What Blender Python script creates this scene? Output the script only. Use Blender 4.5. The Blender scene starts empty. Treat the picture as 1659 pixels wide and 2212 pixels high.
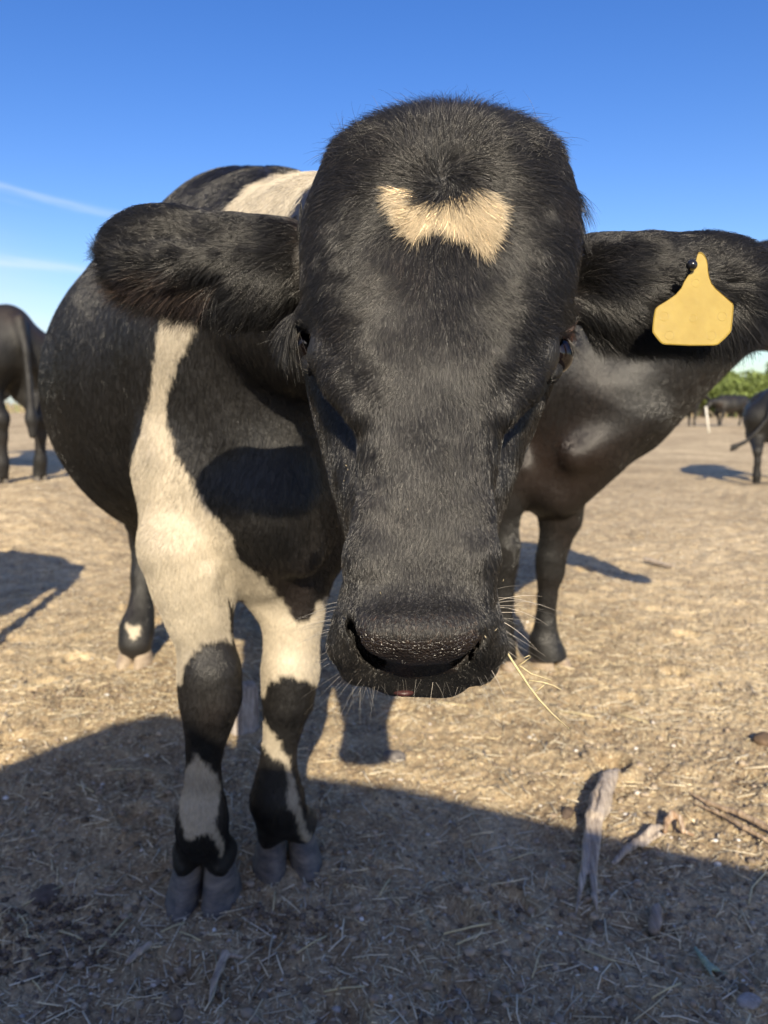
import bpy, math, random
import numpy as np
from mathutils import Vector, Matrix

random.seed(7)
RNG = np.random.default_rng(7)
scene = bpy.context.scene
C = scene.collection

# ------------------------------------------------------------------ camera, sky, sun, exposure
CAM_H = 0.95
PITCH = math.radians(8.0)
CP, SP = math.cos(PITCH), math.sin(PITCH)
FD = 1661.0                      # focal length measured on a 1659 x 2212 reading of the view
cam_data = bpy.data.cameras.new('camera')
cam_data.sensor_fit = 'VERTICAL'
cam_data.sensor_height = 36.0
cam_data.lens = 36.0 * FD / 2212.0
cam_data.clip_start = 0.02
cam_data.clip_end = 9000
cam_data.dof.use_dof = True
cam_data.dof.focus_distance = 0.62
cam_data.dof.aperture_fstop = 8.0
cam = bpy.data.objects.new('camera', cam_data)
C.objects.link(cam)
cam.location = (0, 0, CAM_H)
cam.rotation_euler = (math.radians(90) - PITCH, 0, 0)
scene.camera = cam

SUN_EL = math.radians(28.4)
SUN_AZ = math.radians(-3.3)      # shadows fall away from the camera and a little to the left
SHD = np.array([math.sin(SUN_AZ) * math.cos(SUN_EL), math.cos(SUN_AZ) * math.cos(SUN_EL), -math.sin(SUN_EL)])
sun_d = bpy.data.lights.new('sun', 'SUN')
sun_d.energy = 3.5
sun_d.angle = math.radians(0.53)
sun_d.color = (1.0, 0.87, 0.66)
sun = bpy.data.objects.new('sun', sun_d)
C.objects.link(sun)
sun.rotation_euler = Vector(SHD).to_track_quat('-Z', 'Y').to_euler()

world = bpy.data.worlds.new('World')
scene.world = world
world.use_nodes = True
wt = world.node_tree
wt.nodes.clear()
def N(t, kind, **kw):
    n = t.nodes.new(kind)
    for k, v in kw.items():
        setattr(n, k, v)
    return n
def math_node(t, op, a, b=None, c=None, clamp=False):
    n = t.nodes.new('ShaderNodeMath'); n.operation = op; n.use_clamp = clamp
    for i, v in enumerate((a, b, c)):
        if v is None: continue
        if isinstance(v, (int, float)): n.inputs[i].default_value = v
        else: t.links.new(v, n.inputs[i])
    return n.outputs[0]
sky = N(wt, 'ShaderNodeTexSky', sky_type='NISHITA', sun_disc=False)
sky.sun_elevation = SUN_EL
sky.sun_rotation = math.pi + SUN_AZ
sky.altitude = 300
sky.air_density = 1.0
sky.dust_density = 1.3
sky.ozone_density = 2.2
hsv = N(wt, 'ShaderNodeHueSaturation')
hsv.inputs['Hue'].default_value = 0.517
hsv.inputs['Saturation'].default_value = 1.34
wt.links.new(sky.outputs[0], hsv.inputs['Color'])
tc = N(wt, 'ShaderNodeTexCoord')
sep = N(wt, 'ShaderNodeSeparateXYZ')
wt.links.new(tc.outputs['Generated'], sep.inputs[0])
az = math_node(wt, 'ARCTAN2', sep.outputs[0], sep.outputs[1])
el = math_node(wt, 'ARCSINE', sep.outputs[2])
cmb = N(wt, 'ShaderNodeCombineXYZ')
wt.links.new(math_node(wt, 'MULTIPLY', az, 3.0), cmb.inputs[0])
wt.links.new(math_node(wt, 'MULTIPLY', math_node(wt, 'ADD', el, math_node(wt, 'MULTIPLY', az, 0.12)), 26.0), cmb.inputs[1])
nz = N(wt, 'ShaderNodeTexNoise')
nz.inputs['Scale'].default_value = 1.4
nz.inputs['Detail'].default_value = 5
wt.links.new(cmb.outputs[0], nz.inputs['Vector'])
nzv = math_node(wt, 'SUBTRACT', nz.outputs['Fac'], 0.5)
def streak(el0, slope, az0, width, amount, az_fade0, az_fade1):
    c = math_node(wt, 'ADD', math_node(wt, 'MULTIPLY', math_node(wt, 'SUBTRACT', az, az0), slope), el0)
    c = math_node(wt, 'ADD', c, math_node(wt, 'MULTIPLY', nzv, 0.05))
    d = math_node(wt, 'DIVIDE', math_node(wt, 'SUBTRACT', el, c), width)
    g = math_node(wt, 'POWER', 2.718, math_node(wt, 'MULTIPLY', math_node(wt, 'MULTIPLY', d, d), -1.0))
    fade = N(wt, 'ShaderNodeMapRange'); fade.interpolation_type = 'SMOOTHSTEP'
    wt.links.new(az, fade.inputs['Value'])
    fade.inputs['From Min'].default_value = az_fade0; fade.inputs['From Max'].default_value = az_fade1
    fade.inputs['To Min'].default_value = 1; fade.inputs['To Max'].default_value = 0
    return math_node(wt, 'MULTIPLY', math_node(wt, 'MULTIPLY', g, fade.outputs[0]), amount)
def px_dir(dx, dy):
    v = np.array([(dx - 829.5) / FD, (1106 - dy) / FD, 1.0])
    w = np.array([v[0], v[2] * CP + v[1] * SP, v[1] * CP - v[2] * SP])
    w /= np.linalg.norm(w)
    return math.atan2(w[0], w[1]), math.asin(w[2])
a1, e1 = px_dir(20, 415); a2, e2 = px_dir(280, 462)
s1 = streak(e1, (e2 - e1) / (a2 - a1), a1, 0.0045, 0.24, -0.40, -0.20)
a1, e1 = px_dir(20, 572); a2, e2 = px_dir(180, 588)
s2 = streak(e1, (e2 - e1) / (a2 - a1), a1, 0.007, 0.30, -0.32, -0.14)
a1, e1 = px_dir(20, 660); a2, e2 = px_dir(180, 730)
s3 = streak(e1 - .05, (e2 - e1) / (a2 - a1), a1, 0.085, 0.55, -0.25, 0.25)
tot = math_node(wt, 'ADD', math_node(wt, 'ADD', s1, s2), s3, clamp=True)
cmix = N(wt, 'ShaderNodeMix', data_type='RGBA')
wt.links.new(tot, cmix.inputs['Factor'])
wt.links.new(hsv.outputs[0], cmix.inputs['A'])
cmix.inputs['B'].default_value = (5.3, 5.7, 6.1, 1)
bg = N(wt, 'ShaderNodeBackground')
wt.links.new(cmix.outputs['Result'], bg.inputs['Color'])
bg.inputs['Strength'].default_value = 0.078
wo = N(wt, 'ShaderNodeOutputWorld')
wt.links.new(bg.outputs[0], wo.inputs['Surface'])

scene.view_settings.view_transform = 'Standard'
scene.view_settings.look = 'None'
scene.view_settings.gamma = 1
scene.view_settings.use_curve_mapping = False
scene.view_settings.exposure = 1.2
scene.render.engine = 'CYCLES'
scene.cycles.max_bounces = 6
scene.cycles.transparent_max_bounces = 8

# ------------------------------------------------------------------ view geometry helpers
def to_cam(p):
    p = np.asarray(p, float)
    y, z = p[..., 1], p[..., 2] - CAM_H
    return np.stack([p[..., 0], z * CP + y * SP, y * CP - z * SP], -1)
def to_world(c):
    c = np.asarray(c, float)
    return np.stack([c[..., 0], c[..., 2] * CP + c[..., 1] * SP, CAM_H + c[..., 1] * CP - c[..., 2] * SP], -1)
def P(dx, dy, d):                # point on the ray of a pixel reading at optical depth d
    return to_world(np.array([(dx - 829.5) / FD * d, (1106 - dy) / FD * d, d]))
def W(dx, dy, yw):               # the same at world distance yw
    v = np.array([(dx - 829.5) / FD, CP + (1106 - dy) / FD * SP, (1106 - dy) / FD * CP - SP])
    k = yw / v[1]
    return np.array([v[0] * k, yw, CAM_H + v[2] * k])
def G(dx, dy, h=0.0):            # ground point under a pixel reading
    v = np.array([(dx - 829.5) / FD, CP + (1106 - dy) / FD * SP, (1106 - dy) / FD * CP - SP])
    k = (h - CAM_H) / v[2]
    return np.array([v[0] * k, v[1] * k, h])
def disp(p):
    c = to_cam(p)
    return c[..., 0] / c[..., 2] * FD + 829.5, 1106 - c[..., 1] / c[..., 2] * FD

# ------------------------------------------------------------------ noise
def _hash(ix, iy, iz, seed):
    with np.errstate(over='ignore'):
        h = (ix.astype(np.int64) * 374761393 + iy.astype(np.int64) * 668265263 + iz.astype(np.int64) * 2147483647 + seed * 1442695041) & 0xffffffff
        h = ((h ^ (h >> 13)) * 1274126177) & 0xffffffff
        h = h ^ (h >> 16)
    return (h & 0xffffff) / float(0xffffff)
def vnoise(p, scale, seed=0):
    q = np.asarray(p) * scale
    i = np.floor(q).astype(np.int64); f = q - i
    f = f * f * (3 - 2 * f)
    out = 0
    for a in (0, 1):
        for b in (0, 1):
            for c in (0, 1):
                w = (f[..., 0] if a else 1 - f[..., 0]) * (f[..., 1] if b else 1 - f[..., 1]) * (f[..., 2] if c else 1 - f[..., 2])
                out = out + w * _hash(i[..., 0] + a, i[..., 1] + b, i[..., 2] + c, seed)
    return out * 2 - 1
def fbm(p, scale, octaves=4, seed=0):
    s, a, t = 0, 1.0, 0
    for k in range(octaves):
        s = s + a * vnoise(p, scale * 2.03 ** k, seed + k * 17); t += a; a *= 0.5
    return s / t
def smooth01(x):
    x = np.clip(x, 0, 1); return x * x * (3 - 2 * x)

# ------------------------------------------------------------------ implicit modelling
class Field:
    def __init__(s, lo, hi, res):
        s.ax = [np.arange(lo[i], hi[i] + res, res) for i in range(3)]
        s.res = res
        s.F = np.full([len(a) for a in s.ax], 0.5, np.float32)
    def sub(s, lo, hi):
        sl = []
        for i in range(3):
            a, b = np.searchsorted(s.ax[i], [lo[i], hi[i]])
            if b <= a: return None, None
            sl.append(slice(a, b))
        X = np.meshgrid(*[s.ax[i][sl[i]] for i in range(3)], indexing='ij')
        return tuple(sl), np.stack(X, -1).astype(np.float32)
    def add(s, fn, lo, hi, k=0.03, sub=False):
        m = k + 0.02
        sl, X = s.sub(np.asarray(lo) - m, np.asarray(hi) + m)
        if sl is None: return
        d = fn(X); f = s.F[sl]
        if sub:
            h = np.clip(0.5 - 0.5 * (f + d) / k, 0, 1)
            s.F[sl] = f + (-d - f) * h + k * h * (1 - h)
        else:
            h = np.clip(0.5 + 0.5 * (f - d) / k, 0, 1)
            s.F[sl] = f + (d - f) * h - k * h * (1 - h)
    def cap(s, a, b, ra, rb, k=0.03, sub=False, squash=None):
        a = np.asarray(a, np.float32); b = np.asarray(b, np.float32); r = max(ra, rb)
        ba = b - a; L = float(ba @ ba) + 1e-9
        def fn(X):
            pa = X - a
            t = np.clip((pa @ ba) / L, 0, 1)
            return np.linalg.norm(pa - t[..., None] * ba, axis=-1) - (ra + (rb - ra) * t)
        s.add(fn, np.minimum(a, b) - r, np.maximum(a, b) + r, k, sub)
    def chain(s, pts, k=0.03, sub=False):
        for p, q in zip(pts[:-1], pts[1:]):
            s.cap(p[:3], q[:3], p[3], q[3], k, sub)
    def ell(s, c, r, k=0.03, sub=False, R=None):
        c = np.asarray(c, np.float32); r = np.asarray(r, np.float32); m = float(r.max())
        Rm = np.eye(3, dtype=np.float32) if R is None else np.asarray(R, np.float32)
        def fn(X):
            q = (X - c) @ Rm.T
            k0 = np.linalg.norm(q / r, axis=-1); k1 = np.linalg.norm(q / (r * r), axis=-1) + 1e-6
            return k0 * (k0 - 1) / k1
        s.add(fn, c - m, c + m, k, sub)
    def mesh(s):
        F = s.F; S = F < 0
        cnt = np.zeros([n - 1 for n in F.shape], np.int8)
        offs = [(a, b, c) for a in (0, 1) for b in (0, 1) for c in (0, 1)]
        nx, ny, nz = F.shape
        for a, b, c in offs:
            cnt += S[a:nx - 1 + a, b:ny - 1 + b, c:nz - 1 + c]
        act = np.argwhere((cnt > 0) & (cnt < 8))
        idx = np.full(cnt.shape, -1, np.int32)
        idx[act[:, 0], act[:, 1], act[:, 2]] = np.arange(len(act))
        pos = np.zeros((len(act), 3)); num = np.zeros(len(act))
        A = s.ax
        for a, b, c in offs:
            for d in range(3):
                if (a, b, c)[d]: continue
                o2 = [a, b, c]; o2[d] = 1
                f0 = F[act[:, 0] + a, act[:, 1] + b, act[:, 2] + c]; f1 = F[act[:, 0] + o2[0], act[:, 1] + o2[1], act[:, 2] + o2[2]]
                m = (f0 < 0) != (f1 < 0)
                t = np.where(m, f0 / np.where(f0 == f1, 1, f0 - f1), 0)
                p = np.stack([A[0][act[:, 0] + a], A[1][act[:, 1] + b], A[2][act[:, 2] + c]], -1)
                p[:, d] += t * s.res
                pos += p * m[:, None]; num += m
        pos /= num[:, None]
        quads = []
        for d in range(3):
            e = [(1, 2), (2, 0), (0, 1)][d]
            sl0 = [slice(None)] * 3; sl1 = [slice(None)] * 3
            sl0[d] = slice(0, -1); sl1[d] = slice(1, None)
            q = np.argwhere(S[tuple(sl0)] != S[tuple(sl1)])
            ok = (q[:, e[0]] > 0) & (q[:, e[1]] > 0) & (q[:, e[0]] < F.shape[e[0]] - 1) & (q[:, e[1]] < F.shape[e[1]] - 1)
            q = q[ok]
            def cell(du, dv):
                r = q.copy(); r[:, e[0]] += du; r[:, e[1]] += dv
                return idx[r[:, 0], r[:, 1], r[:, 2]]
            Q = np.stack([cell(-1, -1), cell(0, -1), cell(0, 0), cell(-1, 0)], -1)
            inside = S[q[:, 0], q[:, 1], q[:, 2]]
            Q[~inside] = Q[~inside][:, ::-1]
            quads.append(Q)
        Q = np.concatenate(quads)
        return pos, Q[(Q >= 0).all(1)]
def relax(v, q, it=2, lam=0.5):
    for _ in range(it):
        acc = np.zeros_like(v); n = np.zeros(len(v))
        for i in range(4):
            np.add.at(acc, q[:, i], v[q[:, (i + 1) % 4]] + v[q[:, (i + 3) % 4]]); np.add.at(n, q[:, i], 2)
        v = v + lam * (acc / np.maximum(n, 1)[:, None] - v) * (n > 5)[:, None]
    return v
def vnormals(v, q):
    n = np.cross(v[q[:, 2]] - v[q[:, 0]], v[q[:, 3]] - v[q[:, 1]])
    out = np.zeros_like(v)
    for i in range(4): np.add.at(out, q[:, i], n)
    return out / (np.linalg.norm(out, axis=1)[:, None] + 1e-12)

def new_mesh(name, v, faces, col=None, smooth=True):
    me = bpy.data.meshes.new(name)
    v = np.asarray(v, np.float32)
    if isinstance(faces, np.ndarray):
        k = faces.shape[1]; f = faces.astype(np.int32)
        me.vertices.add(len(v)); me.vertices.foreach_set('co', v.ravel())
        me.loops.add(f.size); me.loops.foreach_set('vertex_index', f.ravel())
        me.polygons.add(len(f))
        me.polygons.foreach_set('loop_start', np.arange(0, f.size, k, dtype=np.int32))
        me.update(calc_edges=True)
    else:
        me.from_pydata(v.tolist(), [], faces)
    if smooth:
        me.polygons.foreach_set('use_smooth', np.ones(len(me.polygons), bool))
    if col is not None:
        at = me.color_attributes.new('coat', 'FLOAT_COLOR', 'POINT')
        c = np.ones((len(v), 4), np.float32); c[:, :3] = col
        at.data.foreach_set('color', c.ravel())
    me.update()
    return me
def link(name, data, mat=None, parent=None, base=None):
    """base: the parent's place; vertices are given in world space and shifted to it"""
    o = bpy.data.objects.new(name, data)
    if mat is not None:
        data.materials.clear(); data.materials.append(mat)
    if parent is not None: o.parent = parent
    C.objects.link(o)
    return o
def tag(o, label=None, cat=None, group=None, kind=None):
    if label: o['label'] = label
    if cat: o['category'] = cat
    if group: o['group'] = group
    if kind: o['kind'] = kind
    return o
def empty(name, loc, rz=0):
    o = bpy.data.objects.new(name, None); C.objects.link(o)
    o.location = [float(t) for t in loc]; o.rotation_euler = (0, 0, rz); o.empty_display_size = 0.1
    return o

# ------------------------------------------------------------------ materials
def mat_base(name):
    m = bpy.data.materials.new(name); m.use_nodes = True
    t = m.node_tree; b = t.nodes['Principled BSDF']
    return m, t, b
def noise_node(t, scale, detail=4, rough=0.55, vec=None, dist=0):
    n = t.nodes.new('ShaderNodeTexNoise')
    n.inputs['Scale'].default_value = scale; n.inputs['Detail'].default_value = detail
    n.inputs['Roughness'].default_value = rough; n.inputs['Distortion'].default_value = dist
    if vec is not None: t.links.new(vec, n.inputs['Vector'])
    return n
def ramp(t, fac, stops):
    r = t.nodes.new('ShaderNodeValToRGB')
    t.links.new(fac, r.inputs[0])
    e = r.color_ramp.elements
    while len(e) < len(stops): e.new(0.5)
    for i, (p, c) in enumerate(stops):
        e[i].position = p; e[i].color = (*c, 1) if len(c) == 3 else c
    return r.outputs[0]
def mapped(t, scale=(1, 1, 1), rot=(0, 0, 0), src='Object'):
    tc = t.nodes.new('ShaderNodeTexCoord'); mp = t.nodes.new('ShaderNodeMapping')
    mp.inputs['Scale'].default_value = scale; mp.inputs['Rotation'].default_value = rot
    t.links.new(tc.outputs[src], mp.inputs[0])
    return mp.outputs[0]
def bump(t, b, h, strength, dist, prev=None):
    n = t.nodes.new('ShaderNodeBump'); n.inputs['Strength'].default_value = strength; n.inputs['Distance'].default_value = dist
    t.links.new(h, n.inputs['Height'])
    if prev is not None: t.links.new(prev, n.inputs['Normal'])
    t.links.new(n.outputs[0], b.inputs['Normal'])
    return n.outputs[0]
def mixc(t, fac, a, b, mode='MIX'):
    n = t.nodes.new('ShaderNodeMix'); n.data_type = 'RGBA'; n.blend_type = mode
    for s, v in (('Factor', fac), ('A', a), ('B', b)):
        if isinstance(v, (int, float)): n.inputs[s].default_value = v
        elif isinstance(v, tuple): n.inputs[s].default_value = (*v, 1)
        else: t.links.new(v, n.inputs[s])
    return n.outputs['Result']

def coat_material(name, fine=420, rough=0.42, bstr=0.5, zs=0.12):
    m, t, b = mat_base(name)
    at = t.nodes.new('ShaderNodeAttribute'); at.attribute_name = 'coat'
    vec = mapped(t, (1, 1, zs))
    n1 = noise_node(t, fine, 3, 0.6, vec, 0.6)
    n2 = noise_node(t, 9, 4, 0.6)
    c = mixc(t, 0.5, at.outputs['Color'], ramp(t, n1.outputs[0], [(0.3, (0.45, 0.45, 0.45)), (0.7, (1.3, 1.3, 1.3))]), 'MULTIPLY')
    c = mixc(t, 0.5, c, ramp(t, n2.outputs[0], [(0.35, (0.6, 0.58, 0.56)), (0.7, (1.25, 1.2, 1.15))]), 'MULTIPLY')
    t.links.new(c, b.inputs['Base Color'])
    b.inputs['Roughness'].default_value = rough
    b.inputs['Specular IOR Level'].default_value = 0.45
    n3 = noise_node(t, 26, 3, 0.6)
    p = bump(t, b, n3.outputs[0], 0.25, 0.02)
    bump(t, b, n1.outputs[0], bstr, 0.004, p)
    return m
M_COAT = coat_material('cattle coat')
M_COAT_FAR = coat_material('distant cattle coat', 160, 0.62, 0.8, 0.2)

def hair_material(name, rough=0.30, spec=0.55, stops=None):
    m, t, b = mat_base(name)
    at = t.nodes.new('ShaderNodeAttribute'); at.attribute_name = 'tint'
    hi = t.nodes.new('ShaderNodeHairInfo')
    c = mixc(t, 0.75, at.outputs['Color'], ramp(t, hi.outputs['Random'], stops or [(0.0, (0.25, 0.25, 0.25)), (0.7, (1.1, 1.08, 1.05)), (0.9, (2.2, 2.1, 2.0)), (1.0, (9.0, 8.5, 7.8))]), 'MULTIPLY')
    t.links.new(c, b.inputs['Base Color'])
    b.inputs['Roughness'].default_value = rough
    b.inputs['Specular IOR Level'].default_value = spec
    return m
M_HAIR = hair_material('coat hair')
M_HAIR_FLAT = hair_material('short coat hair', 0.3, 0.6, [(0.0, (0.7, 0.7, 0.7)), (1.0, (1.3, 1.3, 1.3))])
def plain(name, col, rough=0.6, spec=0.4, nscale=60, var=0.35, bstr=0.3, bdist=0.002):
    m, t, b = mat_base(name)
    n = noise_node(t, nscale, 5, 0.6, mapped(t))
    c = mixc(t, 1.0, tuple(col), ramp(t, n.outputs[0], [(0.3, (1 - var,) * 3), (0.7, (1 + var,) * 3)]), 'MULTIPLY')
    t.links.new(c, b.inputs['Base Color'])
    b.inputs['Roughness'].default_value = rough; b.inputs['Specular IOR Level'].default_value = spec
    bump(t, b, n.outputs[0], bstr, bdist)
    return m
M_EYE = plain('eye', (0.006, 0.004, 0.004), 0.10, 0.5, 40, 0.6, 0.0)
M_TONGUE = plain('tongue', (0.045, 0.014, 0.014), 0.45, 0.5, 200, 0.3)

# ------------------------------------------------------------------ terrain
def ground_h(x, y):
    p = np.stack([x, y, np.zeros_like(x)], -1)
    h = 0.31 * smooth01((-x - 1.2) / 1.4) * smooth01((y - 3.2) / 3.0)       # low rise on the left
    h = h + 0.03 * fbm(p, 0.35, 2, 5) * smooth01((y - 3.5) / 5)
    far = smooth01(np.hypot(x, y) / 120.0)
    h = h + far * 0.4 * fbm(p, 0.012, 2, 9)
    return h
_hr = np.random.default_rng(11)
HOOFPRINTS = [(float(u_ * (0.75 * y_ + .3)), float(y_), float(a_)) for u_, y_, a_ in zip(_hr.uniform(-1, 1, 90), 1.0 * 6.5 ** _hr.random(90), _hr.uniform(-1, 1, 90)) if not (1.2 < y_ < 1.65 and -.55 < u_ * (0.75 * y_ + .3) < .05)]
def ground_detail(x, y):
    p = np.stack([x, y, np.zeros_like(x)], -1)
    near = 1 - smooth01((y - 5) / 14)
    a = 0.014 * fbm(p, 3.0, 3, 21) + 0.011 * fbm(p, 14, 3, 31)
    r = np.abs(fbm(p, 34, 3, 41))
    a = a - 0.009 * r + 0.0035 * vnoise(p, 110, 51) + 0.0025 * vnoise(p, 190, 57)
    for (hx_, hy_, ha_) in HOOFPRINTS:
        m_ = (np.abs(x - hx_) < .16) & (np.abs(y - hy_) < .16)
        if not m_.any(): continue
        u_ = (x[m_] - hx_) * math.cos(ha_) + (y[m_] - hy_) * math.sin(ha_); w_ = -(x[m_] - hx_) * math.sin(ha_) + (y[m_] - hy_) * math.cos(ha_)
        r_ = np.sqrt((u_ / .055) ** 2 + (w_ / .065) ** 2)
        dd = -0.016 * (1 - smooth01((r_ - .55) / .45)) + 0.006 * np.exp(-((r_ - 1.15) / .25) ** 2) + 0.010 * np.exp(-(u_ / .008) ** 2) * (r_ < .9)
        a[m_] = a[m_] + dd
    return a * near
def ground_z(x, y):
    x = np.asarray(x, float); y = np.asarray(y, float)
    return ground_h(x, y) + ground_detail(x, y)
def gz(x, y):
    return float(ground_z(np.array([x]), np.array([y]))[0])

ys = [0.75]
while ys[-1] < 7: ys.append(ys[-1] * 1.0048)
while ys[-1] < 40: ys.append(ys[-1] * 1.02)
while ys[-1] < 6000: ys.append(ys[-1] * 1.12)
ys = np.array(ys)
sx = np.concatenate([-np.array([9, 5, 3, 2, 1.4, 1.0, .8]), np.linspace(-0.66, 0.66, 620), np.array([.8, 1.0, 1.4, 2, 3, 5, 9])])
YY, SS = np.meshgrid(ys, sx, indexing='ij')
XX = SS * YY
ZZ = ground_z(XX, YY)
v = np.stack([XX, YY, ZZ], -1).reshape(-1, 3)
nr, nc = YY.shape
I = np.arange(nr * nc).reshape(nr, nc)
q = np.stack([I[:-1, :-1], I[:-1, 1:], I[1:, 1:], I[1:, :-1]], -1).reshape(-1, 4)

def ground_material():
    m, t, b = mat_base('dry trampled soil with chaff')
    vec = mapped(t)
    big = noise_node(t, 0.9, 5, 0.6, vec)
    mid = noise_node(t, 9, 6, 0.62, vec)
    fine = noise_node(t, 130, 5, 0.7, vec)
    base = ramp(t, mid.outputs[0], [(0.30, (0.25, 0.19, 0.125)), (0.5, (0.43, 0.34, 0.22)), (0.68, (0.57, 0.465, 0.31))])
    base = mixc(t, 0.9, base, ramp(t, fine.outputs[0], [(0.32, (0.5, 0.48, 0.46)), (0.5, (0.95, 0.95, 0.95)), (0.72, (1.55, 1.5, 1.4))]), 'MULTIPLY')
    base = mixc(t, 0.7, base, ramp(t, big.outputs[0], [(0.34, (0.62, 0.60, 0.58)), (0.60, (1.14, 1.14, 1.12))]), 'MULTIPLY')
    wide = noise_node(t, 0.22, 4, 0.65, vec)
    base = mixc(t, 0.8, base, ramp(t, wide.outputs[0], [(0.38, (0.74, 0.70, 0.66)), (0.60, (1.10, 1.10, 1.10))]), 'MULTIPLY')
    # chopped straw fibres: three stretched noises at different angles
    fac = None
    for k, ang in enumerate((0.3, 1.25, 2.2, 2.9)):
        tc = t.nodes.new('ShaderNodeTexCoord'); mp = t.nodes.new('ShaderNodeMapping'); mp.vector_type = 'POINT'
        mp.inputs['Rotation'].default_value = (0, 0, ang); mp.inputs['Location'].default_value = (k * 3.1, k, 0)
        sc = t.nodes.new('ShaderNodeMapping'); sc.inputs['Scale'].default_value = (22, 300, 60)
        t.links.new(tc.outputs['Object'], mp.inputs[0]); t.links.new(mp.outputs[0], sc.inputs[0])
        n = noise_node(t, 1.0, 1, 0.4, sc.outputs[0], 0.35)
        r = ramp(t, n.outputs[0], [(0.66, (0, 0, 0)), (0.72, (1, 1, 1))])
        fac = r if fac is None else mixc(t, 1.0, fac, r, 'LIGHTEN')
    base = mixc(t, fac, base, (0.66, 0.56, 0.37))
    # pale dust flecks
    vo = t.nodes.new('ShaderNodeTexVoronoi'); vo.inputs['Scale'].default_value = 60; t.links.new(vec, vo.inputs['Vector'])
    fl = ramp(t, vo.outputs['Distance'], [(0.08, (1, 1, 1)), (0.14, (0, 0, 0))])
    base = mixc(t, mixc(t, 1.0, fl, (0.5, 0.5, 0.5), 'MULTIPLY'), base, (0.66, 0.62, 0.54))
    t.links.new(base, b.inputs['Base Color'])
    b.inputs['Roughness'].default_value = 0.95; b.inputs['Specular IOR Level'].default_value = 0.15
    p = bump(t, b, fine.outputs[0], 0.7, 0.004)
    bump(t, b, fac, 0.4, 0.002, p)
    return m
M_GROUND = ground_material()
g = link('ground', new_mesh('ground', v, q), M_GROUND)
tag(g, kind='structure')
xs2 = np.array([-400, -60, -12, -7, -3, 0, 3, 7, 12, 60, 400.]); ys2 = np.array([-400, -60, -12, -5, -2, -0.5, 0.75])
XX2, YY2 = np.meshgrid(xs2, ys2, indexing='ij')
v2 = np.stack([XX2, YY2, np.zeros_like(XX2) - 0.004], -1).reshape(-1, 3)
I2 = np.arange(XX2.size).reshape(XX2.shape)
q2 = np.stack([I2[:-1, :-1], I2[1:, :-1], I2[1:, 1:], I2[:-1, 1:]], -1).reshape(-1, 4)
g2 = link('ground_behind', new_mesh('ground_behind', v2, q2), M_GROUND); tag(g2, kind='structure')

# ------------------------------------------------------------------ litter on the ground (nobody could count it)
def in_poly(x, y, poly):
    poly = np.asarray(poly, float); n = len(poly); ins = np.zeros(np.shape(x), bool)
    j = n - 1
    for i in range(n):
        xi, yi = poly[i]; xj, yj = poly[j]
        c = ((yi > y) != (yj > y)) & (x < (xj - xi) * (y - yi) / (yj - yi + 1e-12) + xi)
        ins ^= c; j = i
    return ins
def scatter_xy(n, ymin, ymax, power=1.0, spread=0.62):
    u = RNG.random(n)
    y = ymin * (ymax / ymin) ** (u ** power)
    return (RNG.random(n) * 2 - 1) * spread * (y + 0.3), y
def straw_mesh(n, ymin, ymax, lmin, lmax, wid, power=1.0):
    x, y = scatter_xy(n, ymin, ymax, power)
    keep = (y > 2.2) | (RNG.random(n) < .36) ; x = x[keep]; y = y[keep]; n = len(x)
    z = ground_z(x, y)
    L = lmin + (lmax - lmin) * RNG.random(n) ** 2.5
    w = wid * (0.5 + RNG.random(n)); h = w * 0.45
    a = RNG.random(n) * math.pi * 2; tilt = RNG.normal(0, 0.12, n)
    bend = RNG.normal(0, 0.16, n)
    d = np.stack([np.cos(a), np.sin(a), tilt], -1); s = np.stack([-np.sin(a), np.cos(a), np.zeros(n)], -1); up = np.array([0, 0, 1.0])
    c = np.stack([x, y, z + 0.003 + np.abs(tilt) * L * 0.3], -1)
    V = []
    for k, tt in enumerate((-0.5, 0.0, 0.5)):
        cc = c + d * (L * tt)[:, None] + s * (L * bend * (0.25 - tt * tt))[:, None]
        for (i, j) in ((-1, 0), (0, 1), (1, 0), (0, -1)):
            V.append(cc + s * (w * i * 0.5)[:, None] + up * (h * j)[:, None])
    V = np.stack(V, 1)                                     # n,12,3
    f = []
    for r in (0, 4):
        for k in range(4): f.append((r + k, r + (k + 1) % 4, r + 4 + (k + 1) % 4, r + 4 + k))
    f.append((3, 2, 1, 0)); f.append((8, 9, 10, 11))
    Fq = np.array(f)[None] + (np.arange(n) * 12)[:, None, None]
    tone = 0.55 + 0.75 * RNG.random(n)
    hue = RNG.random(n)[:, None]
    col = (np.array([0.72, 0.60, 0.38]) * hue + np.array([0.62, 0.57, 0.47]) * (1 - hue)) * tone[:, None]
    return V.reshape(-1, 3), Fq.reshape(-1, 4), np.repeat(col, 12, 0)
def attr_mat(name, rough=0.7, spec=0.3):
    m, t, b = mat_base(name)
    at = t.nodes.new('ShaderNodeAttribute'); at.attribute_name = 'coat'
    n = noise_node(t, 90, 3, 0.6, mapped(t))
    c = mixc(t, 0.6, at.outputs['Color'], ramp(t, n.outputs[0], [(0.3, (0.7, 0.7, 0.7)), (0.7, (1.2, 1.2, 1.2))]), 'MULTIPLY')
    t.links.new(c, b.inputs['Base Color']); b.inputs['Roughness'].default_value = rough; b.inputs['Specular IOR Level'].default_value = spec
    return m
M_STRAW = attr_mat('straw', 0.55, 0.4)
M_CLOD = attr_mat('clods', 0.95, 0.1)
V1, F1, C1 = straw_mesh(26000, 0.95, 9, 0.008, 0.075, 0.0022, 0.95)
V2, F2, C2 = straw_mesh(26000, 0.95, 6, 0.004, 0.016, 0.0018, 0.95)
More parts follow.
